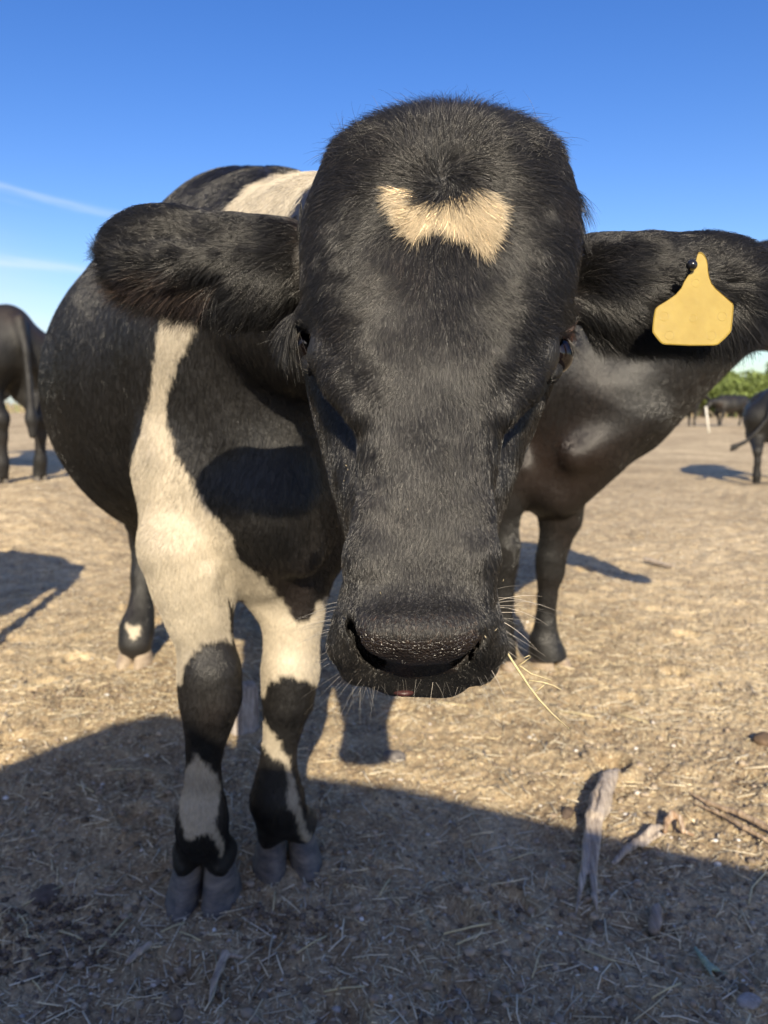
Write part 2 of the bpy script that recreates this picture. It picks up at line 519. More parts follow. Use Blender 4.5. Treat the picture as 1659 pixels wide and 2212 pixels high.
o = link('straw_litter', new_mesh('straw_litter', np.concatenate([V1, V2]), np.concatenate([F1, F2 + len(V1)]), np.concatenate([C1, C2]), False), M_STRAW)
tag(o, 'chopped pale straw scattered thickly over the bare soil', 'straw', kind='stuff')
def lump_mesh(n, ymin, ymax, smin, smax, cols, flat=0.6, power=1.0):
    x, y = scatter_xy(n, ymin, ymax, power); z = ground_z(x, y)
    s = smin + (smax - smin) * RNG.random(n) ** 4
    phi = (1 + 5 ** .5) / 2
    ico = np.array([(-1, phi, 0), (1, phi, 0), (-1, -phi, 0), (1, -phi, 0), (0, -1, phi), (0, 1, phi), (0, -1, -phi), (0, 1, -phi), (phi, 0, -1), (phi, 0, 1), (-phi, 0, -1), (-phi, 0, 1)]) / 1.9
    fc = np.array([(0, 11, 5), (0, 5, 1), (0, 1, 7), (0, 7, 10), (0, 10, 11), (1, 5, 9), (5, 11, 4), (11, 10, 2), (10, 7, 6), (7, 1, 8), (3, 9, 4), (3, 4, 2), (3, 2, 6), (3, 6, 8), (3, 8, 9), (4, 9, 5), (2, 4, 11), (6, 2, 10), (8, 6, 7), (9, 8, 1)])
    V = ico[None] * (0.65 + 0.6 * RNG.random((n, 12, 1))) * s[:, None, None] * (0.7 + 0.6 * RNG.random((n, 1, 3)))
    V[:, :, 2] *= flat
    V += np.stack([x, y, z + s * 0.15], -1)[:, None]
    Fq = fc[None] + (np.arange(n) * 12)[:, None, None]
    k = RNG.integers(0, len(cols), n)
    col = np.array(cols)[k] * (0.6 + 0.7 * RNG.random((n, 1)))
    return V.reshape(-1, 3), Fq.reshape(-1, 3), np.repeat(col, 12, 0)
V1, F1, C1 = lump_mesh(15000, 0.95, 6, 0.002, 0.011, [(0.30, 0.24, 0.18), (0.38, 0.31, 0.23), (0.20, 0.16, 0.12)])
o = link('soil_crumbs', new_mesh('soil_crumbs', V1, F1, C1, True), M_CLOD)
tag(o, 'crumbs and small clods of dry brown soil on the ground', 'soil', kind='stuff')
V1, F1, C1 = lump_mesh(1500, 0.95, 7, 0.002, 0.008, [(0.68, 0.66, 0.62), (0.5, 0.46, 0.42)])
o = link('grit', new_mesh('grit', V1, F1, C1, True), M_CLOD)
tag(o, 'pale grit and tiny stones strewn among the straw', 'grit', kind='stuff')

#@@PART2
# ------------------------------------------------------------------ the black and white cow in front
def loft_fn(rows, n_front=2.4, n_back=2.0):
    """rows: (reading y, left, right, front depth, widest depth, back depth) down the head"""
    T = []
    for (dy, L, R_, zf, zc, zb) in rows:
        T.append(((1106 - dy) / FD * zc, (L - 829.5) / FD * zc, (R_ - 829.5) / FD * zc, zf, zc, zb))
    T = np.array(sorted(T))
    vv = np.linspace(T[0, 0], T[-1, 0], 240)
    cols = []
    for k in range(1, 6):
        c = np.interp(vv, T[:, 0], T[:, k])
        ker = np.exp(-0.5 * (np.arange(-9, 10) / 4.0) ** 2); ker /= ker.sum()
        cp = np.concatenate([np.full(9, c[0]), c, np.full(9, c[-1])])
        c2 = np.convolve(cp, ker, 'valid')
        cols.append(c2)
    v0, v1 = T[0, 0], T[-1, 0]
    def fn(X):
        c = to_cam(X).astype(np.float32)
        u, v, w = c[..., 0], c[..., 1], c[..., 2]
        vc = np.clip(v, v0, v1)
        L, R_, zf, zc, zb = [np.interp(vc, vv, k).astype(np.float32) for k in cols]
        hw = np.maximum((R_ - L) * 0.5, 0.004); cu = (L + R_) * 0.5
        fr = w < zc
        hd = np.where(fr, zc - zf, zb - zc)
        a = np.abs(u - cu) / hw; b = np.abs(w - zc) / hd
        e = np.where(fr, n_front, n_back)
        r = (a ** e + b ** e) ** (1.0 / e)
        d = (r - 1) * np.minimum(hw, hd)
        out = np.maximum(v - v1, v0 - v)
        return np.where(out > 0, np.sqrt(np.maximum(d, 0) ** 2 + out ** 2) + np.minimum(d, 0) * 0, d)
    lo = to_world([[cols[0].min(), v0, cols[2].min()], [cols[0].min(), v1, cols[2].min()], [cols[1].max(), v0, cols[4].max()], [cols[1].max(), v1, cols[4].max()]])
    return fn, lo.min(0) - 0.05, lo.max(0) + 0.05

FACE = [  # forehead, brow, nasal bridge and muzzle
 (306, 880, 1040, .695, .745, .80), (316, 806, 1114, .684, .745, .83), (336, 748, 1168, .670, .742, .86), (370, 706, 1206, .654, .735, .88), (420, 680, 1228, .640, .725, .88),
 (480, 660, 1240, .630, .715, .88), (560, 653, 1242, .622, .705, .87), (640, 653, 1234, .616, .690, .86), (690, 664, 1214, .612, .676, .85),
 (760, 690, 1176, .608, .662, .83), (820, 720, 1140, .605, .652, .81), (880, 754, 1098, .603, .646, .79), (950, 772, 1078, .600, .648, .78), (1050, 772, 1066, .594, .650, .77),
 (1150, 768, 1052, .590, .650, .76), (1220, 754, 1058, .586, .650, .76), (1290, 732, 1072, .581, .648, .75), (1340, 726, 1078, .577, .648, .75), (1380, 728, 1078, .572, .648, .745),
 (1408, 732, 1076, .600, .655, .74), (1436, 750, 1064, .634, .668, .73), (1464, 790, 1036, .650, .678, .72), (1487, 850, 985, .658, .682, .70)]
CHEEK = [
 (655, 668, 1216, .70, .745, .87), (700, 656, 1216, .692, .745, .88), (740, 653, 1211, .686, .745, .90), (796, 655, 1203, .676, .742, .92), (862, 667, 1180, .668, .738, .93), (920, 681, 1155, .660, .735, .93), (970, 695, 1133, .652, .73, .93), (1020, 707, 1116, .642, .725, .92),
 (1069, 719, 1098, .632, .718, .90), (1120, 733, 1078, .626, .71, .88), (1175, 749, 1062, .624, .70, .86), (1230, 747, 1060, .624, .69, .82), (1300, 742, 1064, .622, .685, .79),
 (1400, 752, 1058, .634, .685, .77), (1455, 790, 1030, .652, .69, .76), (1485, 840, 985, .662, .695, .74)]

def build_head(Fd):
    fn, lo, hi = loft_fn(FACE, 2.7, 2.0); Fd.add(fn, lo, hi, 0.02)
    fn, lo, hi = loft_fn(CHEEK, 2.6, 2.2); Fd.add(fn, lo, hi, 0.007)
    # brow ridge hanging over the eye, and the fold under it
    for A in ([(668, 690, .668), (698, 765, .650), (734, 830, .636), (770, 888, .624)],
              [(1210, 690, .668), (1172, 770, .650), (1132, 840, .636), (1092, 893, .624)]):
        Fd.chain([(*P(*a), r) for a, r in zip(A, (.008, .009, .009, .007))], 0.018)
    for A in ([(668, 770, .682), (696, 826, .668), (726, 872, .656), (756, 905, .644)],
              [(1196, 786, .682), (1168, 840, .668), (1134, 886, .656), (1104, 915, .644)]):
        Fd.chain([(*P(*a), r) for a, r in zip(A, (.009, .010, .009, .004))], 0.008, sub=True)
    # eye sockets, lids
    for ex, ey, s in ((661, 746, -1), (1201, 764, 1)):
        Fd.ell(P(ex + 2 * s, ey, .664), (.0155, .020, .0165), 0.005, sub=True)
        Fd.chain([(*P(ex - 4 * s, ey + 36, .680), .008), (*P(ex - 12 * s, ey + 46, .674), .008)], 0.010)
        Fd.ell(P(ex + 14 * s, ey - 44, .69), (.009, .014, .012), 0.008)
    # whorl bump, poll
    Fd.ell(P(960, 400, .668), (.07, .033, .040), 0.04)
    Fd.ell(P(955, 352, .700), (.06, .04, .020), 0.03)
    # muzzle lobes, nose pad ridge, nostrils, lip
    for pts in ([(752, 1340, .612, .012), (752, 1392, .612, .0150), (776, 1432, .634, .015), (838, 1462, .662, .014)],
                [(1054, 1345, .612, .011), (1053, 1394, .612, .0145), (1028, 1434, .634, .015), (962, 1463, .662, .014)]):
        Fd.chain([(*P(*p[:3]), p[3]) for p in pts], 0.010)
    Fd.chain([(*P(*p[:3]), p[3]) for p in [(778, 1350, .594, .012), (822, 1376, .587, .013), (900, 1386, .585, .014), (970, 1382, .586, .013), (1022, 1360, .593, .012)]], 0.016)
    Fd.ell(P(900, 1345, .592), (.045, .03, .016), 0.02)
    for A in ([(752, 1332, .003), (760, 1356, .0048), (774, 1384, .0058), (796, 1412, .0065), (818, 1430, .006)],
              [(1046, 1362, .0025), (1030, 1388, .004), (1010, 1412, .005), (988, 1430, .0055)]):
        for p_, q_ in zip(A[:-1], A[1:]):
            for z0 in (.582, .592, .602, .612, .622):
                Fd.cap(P(p_[0], p_[1], z0), P(q_[0], q_[1], z0), p_[2], q_[2], .003, sub=True)
    # shallow muscle and vein relief on the nasal sides
    Fd.chain([(*P(*p[:3]), p[3]) for p in [(800, 1120, .612, .012), (792, 1200, .606, .012), (790, 1270, .602, .010)]], 0.02)
    Fd.chain([(*P(*p[:3]), p[3]) for p in [(1030, 1120, .612, .012), (1030, 1200, .606, .012), (1026, 1270, .602, .010)]], 0.02)
    # ears: rolled, open below
    Fd.chain([(*P(680, 575, .80), .038), (*P(600, 570, .785), .038), (*P(530, 572, .775), .040)], 0.02)
    Fd.ell(P(445, 566, .770), (.098, .026, .045), 0.03, R=rot2(-7))
    Fd.ell(P(345, 540, .770), (.052, .022, .038), 0.03)
    Fd.chain([(*P(300, 600, .738), .010), (*P(380, 606, .732), .017), (*P(460, 598, .740), .012)], 0.010, sub=True)
    Fd.chain([(*P(262, 560, .738), .006), (*P(300, 600, .736), .010)], 0.008, sub=True)
    Fd.chain([(*P(290, 560, .748), .012), (*P(380, 560, .742), .013), (*P(470, 560, .745), .014)], 0.010)
    Fd.chain([(*P(1225, 600, .80), .036), (*P(1300, 605, .785), .041), (*P(1370, 612, .765), .042)], 0.02)
    Fd.ell(P(1450, 618, .745), (.094, .026, .047), 0.03, R=rot2(11))
    Fd.ell(P(1545, 640, .745), (.046, .022, .038), 0.03)
    Fd.chain([(*P(1400, 660, .712), .010), (*P(1480, 660, .708), .014), (*P(1580, 650, .712), .012)], 0.016, sub=True)
def rot2(deg):
    a = math.radians(deg); c, s = math.cos(a), math.sin(a)
    return np.array([[c, 0, s], [0, 1, 0], [-s, 0, c]])

GL1 = G(437, 1935); GL2 = G(617, 1868)
Y1, Y2 = GL1[1], GL2[1]
def leg(spec, yw, lean=0.0):
    out = []
    for dx, dy, wpx in spec:
        p = W(dx, dy, yw); d = to_cam(p)[2]
        out.append((p[0], p[1] + lean * p[2], p[2], wpx * 0.5 / FD * d))
    return out
HX, HY = -0.92, 2.78
def build_body(Fd):
    Fd.chain([(-.25, 1.56, 1.06, .27), (-.38, 1.85, 1.02, .35), (-.50, 2.2, .985, .415), (-.60, 2.55, 1.0, .385), (-.70, 2.95, 1.07, .30)], 0.08)
    Fd.chain([(-.22, 1.58, 1.25, .15), (-.30, 1.75, 1.27, .155), (-.42, 2.1, 1.26, .15), (-.55, 2.6, 1.25, .14), (-.66, 3.0, 1.25, .12)], 0.10)
    Fd.cap((-.72, 2.6, 1.22), (-.85, 2.62, 1.24), .10, .07, 0.08)          # hip bones
    Fd.cap((-.45, 2.75, 1.22), (-.35, 2.80, 1.24), .10, .07, 0.08)
    # neck and head base
    Fd.chain([(-.20, 1.52, 1.13, .22), (-.10, 1.25, 1.13, .155), (.00, 1.02, 1.12, .12), (.045, .88, 1.10, .11)], 0.06)
    # chest, shoulders, brisket
    Fd.cap(W(590, 900, 1.50), W(575, 1060, 1.46), .19, .165, 0.06)
    Fd.cap(W(480, 780, 1.52), W(430, 1000, 1.46), .13, .115, 0.05)
    Fd.cap(W(430, 1000, 1.46), W(405, 1150, 1.41), .115, .085, 0.04)
    Fd.cap(W(690, 950, 1.55), W(660, 1170, 1.50), .13, .09, 0.05)
    Fd.cap(W(600, 1110, 1.34), W(655, 1200, 1.36), .070, .038, 0.04)
    Fd.cap(W(560, 1090, 1.38), W(585, 1240, 1.44), .07, .05, 0.05)
    Fd.cap(W(660, 760, 1.38), W(600, 1080, 1.33), .05, .055, 0.06)
    # neck folds
    for k, xx in enumerate((520, 565, 610)):
        Fd.cap(W(xx, 720, 1.33), W(xx - 14, 950, 1.325), .018, .012, 0.03)
    # front legs
    L1 = leg([(397, 1190, 192), (412, 1260, 160), (428, 1330, 132), (443, 1392, 110), (452, 1450, 128), (454, 1505, 128), (450, 1560, 98), (442, 1615, 74), (439, 1680, 72), (438, 1735, 92), (437, 1775, 108), (436, 1800, 100)], Y1)
    Fd.chain(L1, 0.02)
    Fd.cap(W(470, 1190, 1.40), W(452, 1330, 1.40), .045, .03, 0.03)
    L2 = leg([(650, 1190, 150), (640, 1260, 140), (632, 1330, 128), (630, 1392, 112), (627, 1450, 120), (621, 1510, 106), (612, 1565, 80), (602, 1620, 70), (598, 1680, 86), (598, 1728, 112), (603, 1758, 100)], Y2)
    Fd.chain(L2, 0.02)
    Fd.cap(W(490, 1215, 1.44), W(560, 1300, 1.47), .035, .022, 0.04)
    for A in ([(405, 1230, 395), (418, 1320, 400)], [(455, 1240, 470), (462, 1340, 470)]):
        Fd.cap(W(A[0][0], A[0][1], Y1 - .055), W(A[1][0], A[1][1], Y1 - .035), .014, .010, 0.02)
    # knees: flat front pads, tendons
    Fd.cap(W(455, 1455, Y1 - .03), W(455, 1520, Y1 - .03), .04, .038, 0.03)
    Fd.cap(W(626, 1450, Y2 - .03), W(622, 1520, Y2 - .03), .036, .034, 0.03)
    for (LL, ang, dxy) in ((L1, 0.0, (GL1[0], GL1[1] + .02)), (L2, .25, (GL2[0], GL2[1] + .02))):
        pa = LL[-1]
        for s_ in (-1, 1):
            cx_, cy_ = dxy[0] + s_ * .034 * math.cos(ang), dxy[1] + s_ * .034 * math.sin(ang)
            Fd.cap(pa[:3], (cx_ + .004 * math.sin(ang), cy_ + .010, .078), pa[3] * .85, .031, .020)
            Fd.cap((cx_, cy_ + .024, .068), (cx_, cy_ - .016, .060), .030, .024, .014)
        Fd.cap((dxy[0] - .020, dxy[1] + .085, .11), (dxy[0] - .022, dxy[1] + .10, .09), .015, .010, .008)
        Fd.cap((dxy[0] + .020, dxy[1] + .085, .11), (dxy[0] + .022, dxy[1] + .10, .09), .015, .010, .008)
    # hind legs
    Fd.chain([(-.80, 2.95, .95, .20), (HX + .05, 2.72, .66, .10), (HX + .01, 2.86, .52, .062), (HX, 2.92, .44, .055), (HX, 2.87, .30, .042), (HX, 2.82, .17, .045), (HX - .005, 2.79, .12, .057), (HX - .005, 2.76, .07, .062)], 0.03)
    Fd.chain([(-.48, 3.05, .95, .20), (-.42, 2.90, .66, .10), (-.40, 3.02, .50, .06), (-.40, 3.0, .30, .042), (-.40, 2.95, .14, .052), (-.40, 2.92, .07, .06)], 0.03)
    Fd.chain([(-.74, 3.22, 1.25, .05), (-.76, 3.3, 1.0, .03), (-.77, 3.32, .6, .03), (-.77, 3.32, .4, .05)], 0.03)

HB_LO = np.array([-.34, .50, .66]); HB_HI = np.array([.455, .985, 1.345])
FH = Field(HB_LO, HB_HI, 0.0034); build_body(FH); build_head(FH)
hv, hq = FH.mesh(); hv = relax(hv, hq, 2); del FH
FB = Field((-1.1, .80, .02), (.35, 3.5, 1.5), 0.0115); build_body(FB)
# extra relief of skin over muscle
bv, bq = FB.mesh(); bv = relax(bv, bq, 2); del FB
m = 0.012
ins = ((bv > HB_LO + m) & (bv < HB_HI - m)).all(1)
bq = bq[~ins[bq].all(1)]
mv = np.concatenate([hv, bv]); mq = np.concatenate([hq, bq + len(hv)])
mn = vnormals(mv, mq)
is_head = np.zeros(len(mv), bool); is_head[:len(hv)] = True
# skin relief: fine wrinkles on the nose leather, folds by the eye, muscle on the body
dxv, dyv = disp(mv)
am = 0.0014 * fbm(mv, 22, 3, 3) * is_head
am = am + (~is_head) * (0.004 * fbm(mv * np.array([1, 1, .35]), 7, 3, 8))
mv = mv + mn * am[:, None]

BLACK = np.array([0.0135, 0.0130, 0.0132]); WHITE = np.array([0.50, 0.455, 0.37]); TAN = np.array([0.55, 0.45, 0.30])
NOSE = np.array([0.024, 0.018, 0.016]); BROWN = np.array([0.045, 0.026, 0.018])
PATCHES = [  # white markings of the coat
 [(355, 640), (450, 660), (428, 700), (395, 760), (366, 830), (356, 900), (372, 960), (398, 1010), (428, 1065), (468, 1112), (498, 1150), (510, 1190), (520, 1215), (560, 1240), (606, 1292), (640, 1345), (668, 1335), (690, 1300), (760, 1250), (760, 1400), (712, 1440), (690, 1482), (655, 1468), (612, 1458), (580, 1478), (569, 1510), (556, 1480), (520, 1340), (492, 1290), (500, 1385), (455, 1385), (415, 1410), (398, 1440), (392, 1480), (380, 1475), (330, 1300), (262, 1150), (276, 1020), (302, 940), (325, 850), (340, 720)],
 [(566, 1550), (590, 1580), (622, 1630), (628, 1660), (640, 1700), (652, 1755), (668, 1800), (690, 1830), (668, 1835), (648, 1800), (638, 1762), (618, 1742), (622, 1690), (612, 1650), (585, 1632), (560, 1600), (558, 1560)],
 [(425, 1622), (440, 1648), (466, 1668), (476, 1700), (470, 1745), (468, 1780), (486, 1830), (480, 1845), (462, 1812), (444, 1795), (420, 1812), (400, 1810), (388, 1760), (385, 1700), (396, 1660), (410, 1650)],
 [(270, 1345), (288, 1352), (304, 1350), (300, 1372), (290, 1385), (278, 1370)],
 [(470, 480), (500, 440), (540, 402), (590, 378), (640, 366), (740, 350), (740, 520), (470, 520)],
]
TANP = [(862, 404), (888, 412), (905, 432), (950, 444), (985, 436), (1015, 416), (1040, 406), (1056, 425), (1064, 460), (1062, 495), (1040, 535), (1018, 520), (990, 488), (962, 472), (945, 464), (924, 484), (908, 506), (894, 480), (876, 445)]
def coat_color(p, head_flag, jitter=0.0):
    dx, dy = disp(p)
    n1 = fbm(p, 55, 2, 61); n2 = fbm(p, 55, 2, 71); n3 = vnoise(p, 260, 75); n4 = vnoise(p, 260, 76)
    sc = np.where(head_flag, 3.5, 3.0)
    jx = n1 * sc + n3 * 1.5 + jitter * RNG.normal(0, 1, len(p)); jy = n2 * sc * 1.2 + n4 * 1.5 + jitter * RNG.normal(0, 1, len(p))
    X, Y = dx + jx, dy + jy
    col = np.tile(BLACK, (len(p), 1)) * (1 + 0.3 * fbm(p, 9, 2, 81))[:, None]
    br = smooth01((fbm(p, 5, 2, 91) - 0.1) / 0.5)[:, None] * 0.35
    col = col * (1 - br) + BROWN * 0.6 * br
    bod = ~head_flag
    w = np.zeros(len(p), bool)
    front = p[:, 1] < 1.57
    for i, poly in enumerate(PATCHES):
        ok = in_poly(X, Y, poly)
        if i in (0, 1, 2): ok &= front
        if i == 3: ok &= p[:, 1] > 2
        if i == 4: ok &= p[:, 2] > 1.15
        w |= ok & bod
    dirt = smooth01((fbm(p, 12, 3, 93) + 0.15) / 0.6)[:, None]
    wc = WHITE * (1 - 0.25 * dirt) * np.array([1, .97, .93])
    col[w] = wc[w]
    t = in_poly(X, Y, TANP) & head_flag
    col[t] = TAN * (0.8 + 0.35 * RNG.random((t.sum(), 1)))
    # nose leather
    nose = head_flag & in_poly(dx, dy, [(752, 1338), (778, 1356), (806, 1372), (850, 1384), (900, 1388), (960, 1384), (1005, 1370), (1044, 1366), (1030, 1400), (1000, 1425), (985, 1450), (900, 1466), (820, 1450), (800, 1425), (775, 1390)]) & (to_cam(p)[:, 2] < .66)
    col[nose] = NOSE * (0.9 + 0.3 * vnoise(p[nose], 60, 95))[:, None]
    pink = head_flag & (((dx - 1225) ** 2 / 16 ** 2 + (dy - 722) ** 2 / 12 ** 2) < 1)
    col[pink] = (0.06, 0.035, 0.03)
    return col, nose
col, nose_v = coat_color(mv, is_head)
BASE = np.array([-0.45, 2.0, 0.0])
cow = empty('cow', BASE)
tag(cow, 'black and white cow with tan forehead patch and yellow ear tag, face close to camera', 'cow')
bme = new_mesh('body', mv - BASE, mq, col)
na = bme.attributes.new('nose', 'FLOAT', 'POINT')
nosef = nose_v.astype(np.float32)
for _ in range(2):
    acc = np.zeros(len(mv)); cn = np.zeros(len(mv))
    for i in range(4):
        np.add.at(acc, mq[:, i], nosef[mq[:, (i + 1) % 4]]); np.add.at(cn, mq[:, i], 1)
    nosef = (0.4 * nosef + 0.6 * acc / np.maximum(cn, 1)).astype(np.float32)
na.data.foreach_set('value', nosef)

def main_coat():
    m = coat_material('coat of the near cow', 420, 0.45, 0.5, 0.25)
    m.name = 'coat of the near cow'; t = m.node_tree; b = t.nodes['Principled BSDF']
    at = t.nodes.new('ShaderNodeAttribute'); at.attribute_name = 'nose'
    vec = mapped(t, (1, 1, 1.1))
    nn = noise_node(t, 60, 2, 0.5, vec)
    ad = mixc(t, 0.003, vec, nn.outputs[1], 'ADD')
    vo = t.nodes.new('ShaderNodeTexVoronoi'); vo.feature = 'DISTANCE_TO_EDGE'; vo.inputs['Scale'].default_value = 330
    t.links.new(ad, vo.inputs['Vector'])
    h = ramp(t, vo.outputs['Distance'], [(0.0, (0, 0, 0)), (0.25, (1, 1, 1))])
    hm = mixc(t, at.outputs['Fac'], (0.5, 0.5, 0.5), h)
    prev = b.inputs['Normal'].links[0].from_socket
    bump(t, b, hm, 0.8, 0.0009, prev)
    r = math_node(t, 'SUBTRACT', 0.5, math_node(t, 'MULTIPLY', at.outputs['Fac'], 0.24))
    t.links.new(r, b.inputs['Roughness'])
    return m
M_MAIN = main_coat()
body = link('body', bme, M_MAIN, cow)

# ---- coat hair grown from the skin
def make_hair(name, root, pts, rad, col, parent, base, mat=None, tip=0.25):
    """pts: n,k,3 world points"""
    n, k = pts.shape[:2]
    hc = bpy.data.hair_curves.new(name)
    hc.add_curves([k] * n)
    hc.attributes['position'].data.foreach_set('vector', (pts - base).astype(np.float32).ravel()) if 'position' in hc.attributes else hc.position_data.foreach_set('vector', (pts - base).astype(np.float32).ravel())
    ra = hc.attributes.get('radius') or hc.attributes.new('radius', 'FLOAT', 'POINT')
    prof = 1 - (1 - tip) * np.linspace(0, 1, k) ** 1.5
    ra.data.foreach_set('value', (rad[:, None] * prof[None]).astype(np.float32).ravel())
    ta = hc.attributes.new('tint', 'FLOAT_COLOR', 'CURVE')
    c4 = np.ones((n, 4), np.float32); c4[:, :3] = col
    ta.data.foreach_set('color', c4.ravel())
    o = bpy.data.objects.new(name, hc); hc.materials.append(mat or M_HAIR)
    o.parent = parent; C.objects.link(o)
    return o
def sample(v, q, nrm, weight, n):
    tri = np.concatenate([q[:, [0, 1, 2]], q[:, [0, 2, 3]]])
    a = np.linalg.norm(np.cross(v[tri[:, 1]] - v[tri[:, 0]], v[tri[:, 2]] - v[tri[:, 0]]), axis=1)
    w = a * weight[tri].mean(1)
    cs = np.cumsum(w); r = RNG.random(n) * cs[-1]
    k = np.searchsorted(cs, r)
    u = RNG.random((n, 1)); s = RNG.random((n, 1)); f = (u + s) > 1
    u = np.where(f, 1 - u, u); s = np.where(f, 1 - s, s)
    t = tri[k]
    p = v[t[:, 0]] * (1 - u - s) + v[t[:, 1]] * u + v[t[:, 2]] * s
    nn = nrm[t[:, 0]] * (1 - u - s) + nrm[t[:, 1]] * u + nrm[t[:, 2]] * s
    return p, nn / (np.linalg.norm(nn, axis=1)[:, None] + 1e-9)
def grow(root, nrm, dirw, length, lift, k=4, wig=0.12, clump=0.005, cl=0.5, droop=0.0, na=1.0):
    n = len(root)
    d = dirw - nrm * (dirw * nrm).sum(1)[:, None]
    d /= np.linalg.norm(d, axis=1)[:, None] + 1e-9
    side = np.cross(nrm, d)
    a = RNG.normal(0, wig, n) + na * (0.45 * vnoise(root, 45, 301) + 0.3 * vnoise(root, 110, 302))
    d = d * np.cos(a)[:, None] + side * np.sin(a)[:, None]
    side = np.cross(nrm, d)
    bend = RNG.normal(0, 0.25, n) + 0.3 * na * vnoise(root, 60, 303)
    lf = lift * (0.6 + 0.8 * RNG.random(n)) * (1 + 0.5 * na * vnoise(root, 40, 305))
    cc = (np.floor(root / clump) + 0.5) * clump
    off = (cc - root); off -= nrm * (off * nrm).sum(1)[:, None]
    ts = np.linspace(0, 1, k)
    out = np.empty((n, k, 3))
    for i, t in enumerate(ts):
        out[:, i] = (root + d * (length * t)[:, None] + nrm * (length * lf * (t - 0.45 * t * t))[:, None]
                     + side * (length * bend * t * t * 0.5)[:, None] + off * (cl * t * t)
                     - np.array([0, 0, 1.0]) * (length * droop * t * t)[:, None])
    return out
nsm = vnormals(mv, mq)
view = to_cam(mv); 
facing = -((mv - np.array([0, 0, CAM_H])) * nsm).sum(1) / np.linalg.norm(mv - np.array([0, 0, CAM_H]), axis=1)
cdx, cdy = disp(mv)
def camdir(u, v, w=0): return to_world(np.stack([u, v, np.zeros_like(u) + w], -1)) - to_world(np.zeros(3))
# face
earl = (cdx < 640); earr = (cdx > 1252)
ear_v = is_head & (earl | earr) & (cdy < 800) & (mv[:, 1] < .95)
face_v = is_head & ~ear_v & (mv[:, 1] < .92)
socket = np.zeros(len(mv), bool)
for ex, ey in ((660, 747), (1203, 765)):
    socket |= ((cdx - ex) ** 2 / 23 ** 2 + (cdy - ey) ** 2 / 32 ** 2 < 1)
w = (face_v & ~nose_v & ~socket).astype(float) * smooth01((facing + 0.45) / 0.35)
r, nr_ = sample(mv, mq, nsm, w, 200000)
dx, dy = disp(r)
cx, cy = dx - 960, dy - 388
rr = np.hypot(cx, cy) + 1
sw = 1.1 * np.exp(-rr / 45) + RNG.normal(0, .7, len(r)) * np.exp(-rr / 35)
u, vv = (cx * np.cos(sw) - cy * np.sin(sw)) / rr, -(cx * np.sin(sw) + cy * np.cos(sw)) / rr
down = smooth01((dy - 380) / 520)
u2 = np.clip((dx - 925) / 260, -1, 1) * 0.55
u = u * (1 - down) + u2 * down; vv = vv * (1 - down) + (-1.0) * down
mfl = smooth01((dy - 520) / 130) * (1 - smooth01((dy - 800) / 120)) * smooth01((np.abs(dx - 945) - 10) / 170) * 0.5
u = u * (1 - mfl) + np.clip((dx - 940) / 150, -1.3, 1.3) * mfl; vv = vv * (1 - mfl) + 0.10 * mfl
sidef = smooth01((np.abs(dx - 945) - 190) / 120) * (dy < 720)
vv = vv * (1 - 0.3 * sidef)
up = smooth01((345 - dy) / 50)
L = 0.0100 + 0.004 * up + 0.009 * np.exp(-(rr / 150) ** 2)
L = L * np.where(dy > 720, 0.70, 1.0) * np.where(dy > 1000, 0.78, 1.0) * np.where(dy > 1240, 0.75, 1)
L = L * np.where((dy > 1320) & (np.abs(dx - 905) < 125), 0.45, 1.0) * (0.6 + 0.7 * RNG.random(len(r)))
lift = 0.20 + 0.5 * up + 0.35 * np.exp(-(rr / 120) ** 2)
lift = np.where(dy > 700, 0.24, lift)
dc = to_cam(r)[:, 2]
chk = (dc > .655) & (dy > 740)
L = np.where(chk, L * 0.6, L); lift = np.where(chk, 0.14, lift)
ne = np.minimum(np.hypot(dx - 662, dy - 748), np.hypot(dx - 1206, dy - 768))
L = L * (0.35 + 0.65 * smooth01((ne - 25) / 40)) * (0.45 + 0.55 * smooth01(rr / 40))
hcol, _ = coat_color(r, np.ones(len(r), bool), 2.5)
pts = grow(r, nr_, camdir(u, vv), L, lift, 4)
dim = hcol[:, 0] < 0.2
brow = smooth01((fbm(r, 16, 2, 333) - .05) / .5)[:, None] * 0.4 * dim[:, None]
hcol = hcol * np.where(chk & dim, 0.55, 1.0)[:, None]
hcol = hcol * (1 - brow) + np.array([0.022, 0.019, 0.017]) * brow
nt = smooth01((dy - 1318) / 14) * (np.abs(dx - 905) < 125) * (dy < 1400)
hcol = hcol * (1 - nt[:, None]) + np.array([0.026, 0.019, 0.016]) * nt[:, None]
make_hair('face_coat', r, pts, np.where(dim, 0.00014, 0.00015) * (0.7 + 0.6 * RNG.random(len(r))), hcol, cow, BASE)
# tan forehead patch: long hairs combed outward from the whorl
tp = is_head & in_poly(cdx, cdy, [(860, 402), (886, 410), (905, 432), (950, 442), (1010, 418), (1040, 404), (1052, 440), (1052, 485), (1034, 530), (1004, 500), (965, 470), (940, 462), (908, 500), (884, 455)]) & (facing > 0)
r, nr_ = sample(mv, mq, nsm, tp.astype(float), 11000)
dx, dy = disp(r); cx, cy = dx - 958, dy - 372; rr = np.hypot(cx, cy) + 1
pts = grow(r, nr_, camdir(cx / rr, -cy / rr - .1), 0.0185 * (0.35 + 0.85 * RNG.random(len(r))), np.full(len(r), 0.42), 5, 0.24, 0.009, 0.65)
tc_ = TAN * (0.75 + 0.6 * RNG.random((len(r), 1))) * (1 - 0.25 * smooth01(fbm(r, 40, 2, 8) * 2))[:, None]
make_hair('forehead_patch', r, pts, np.full(len(r), 0.00014), tc_, cow, BASE, M_HAIR_FLAT)
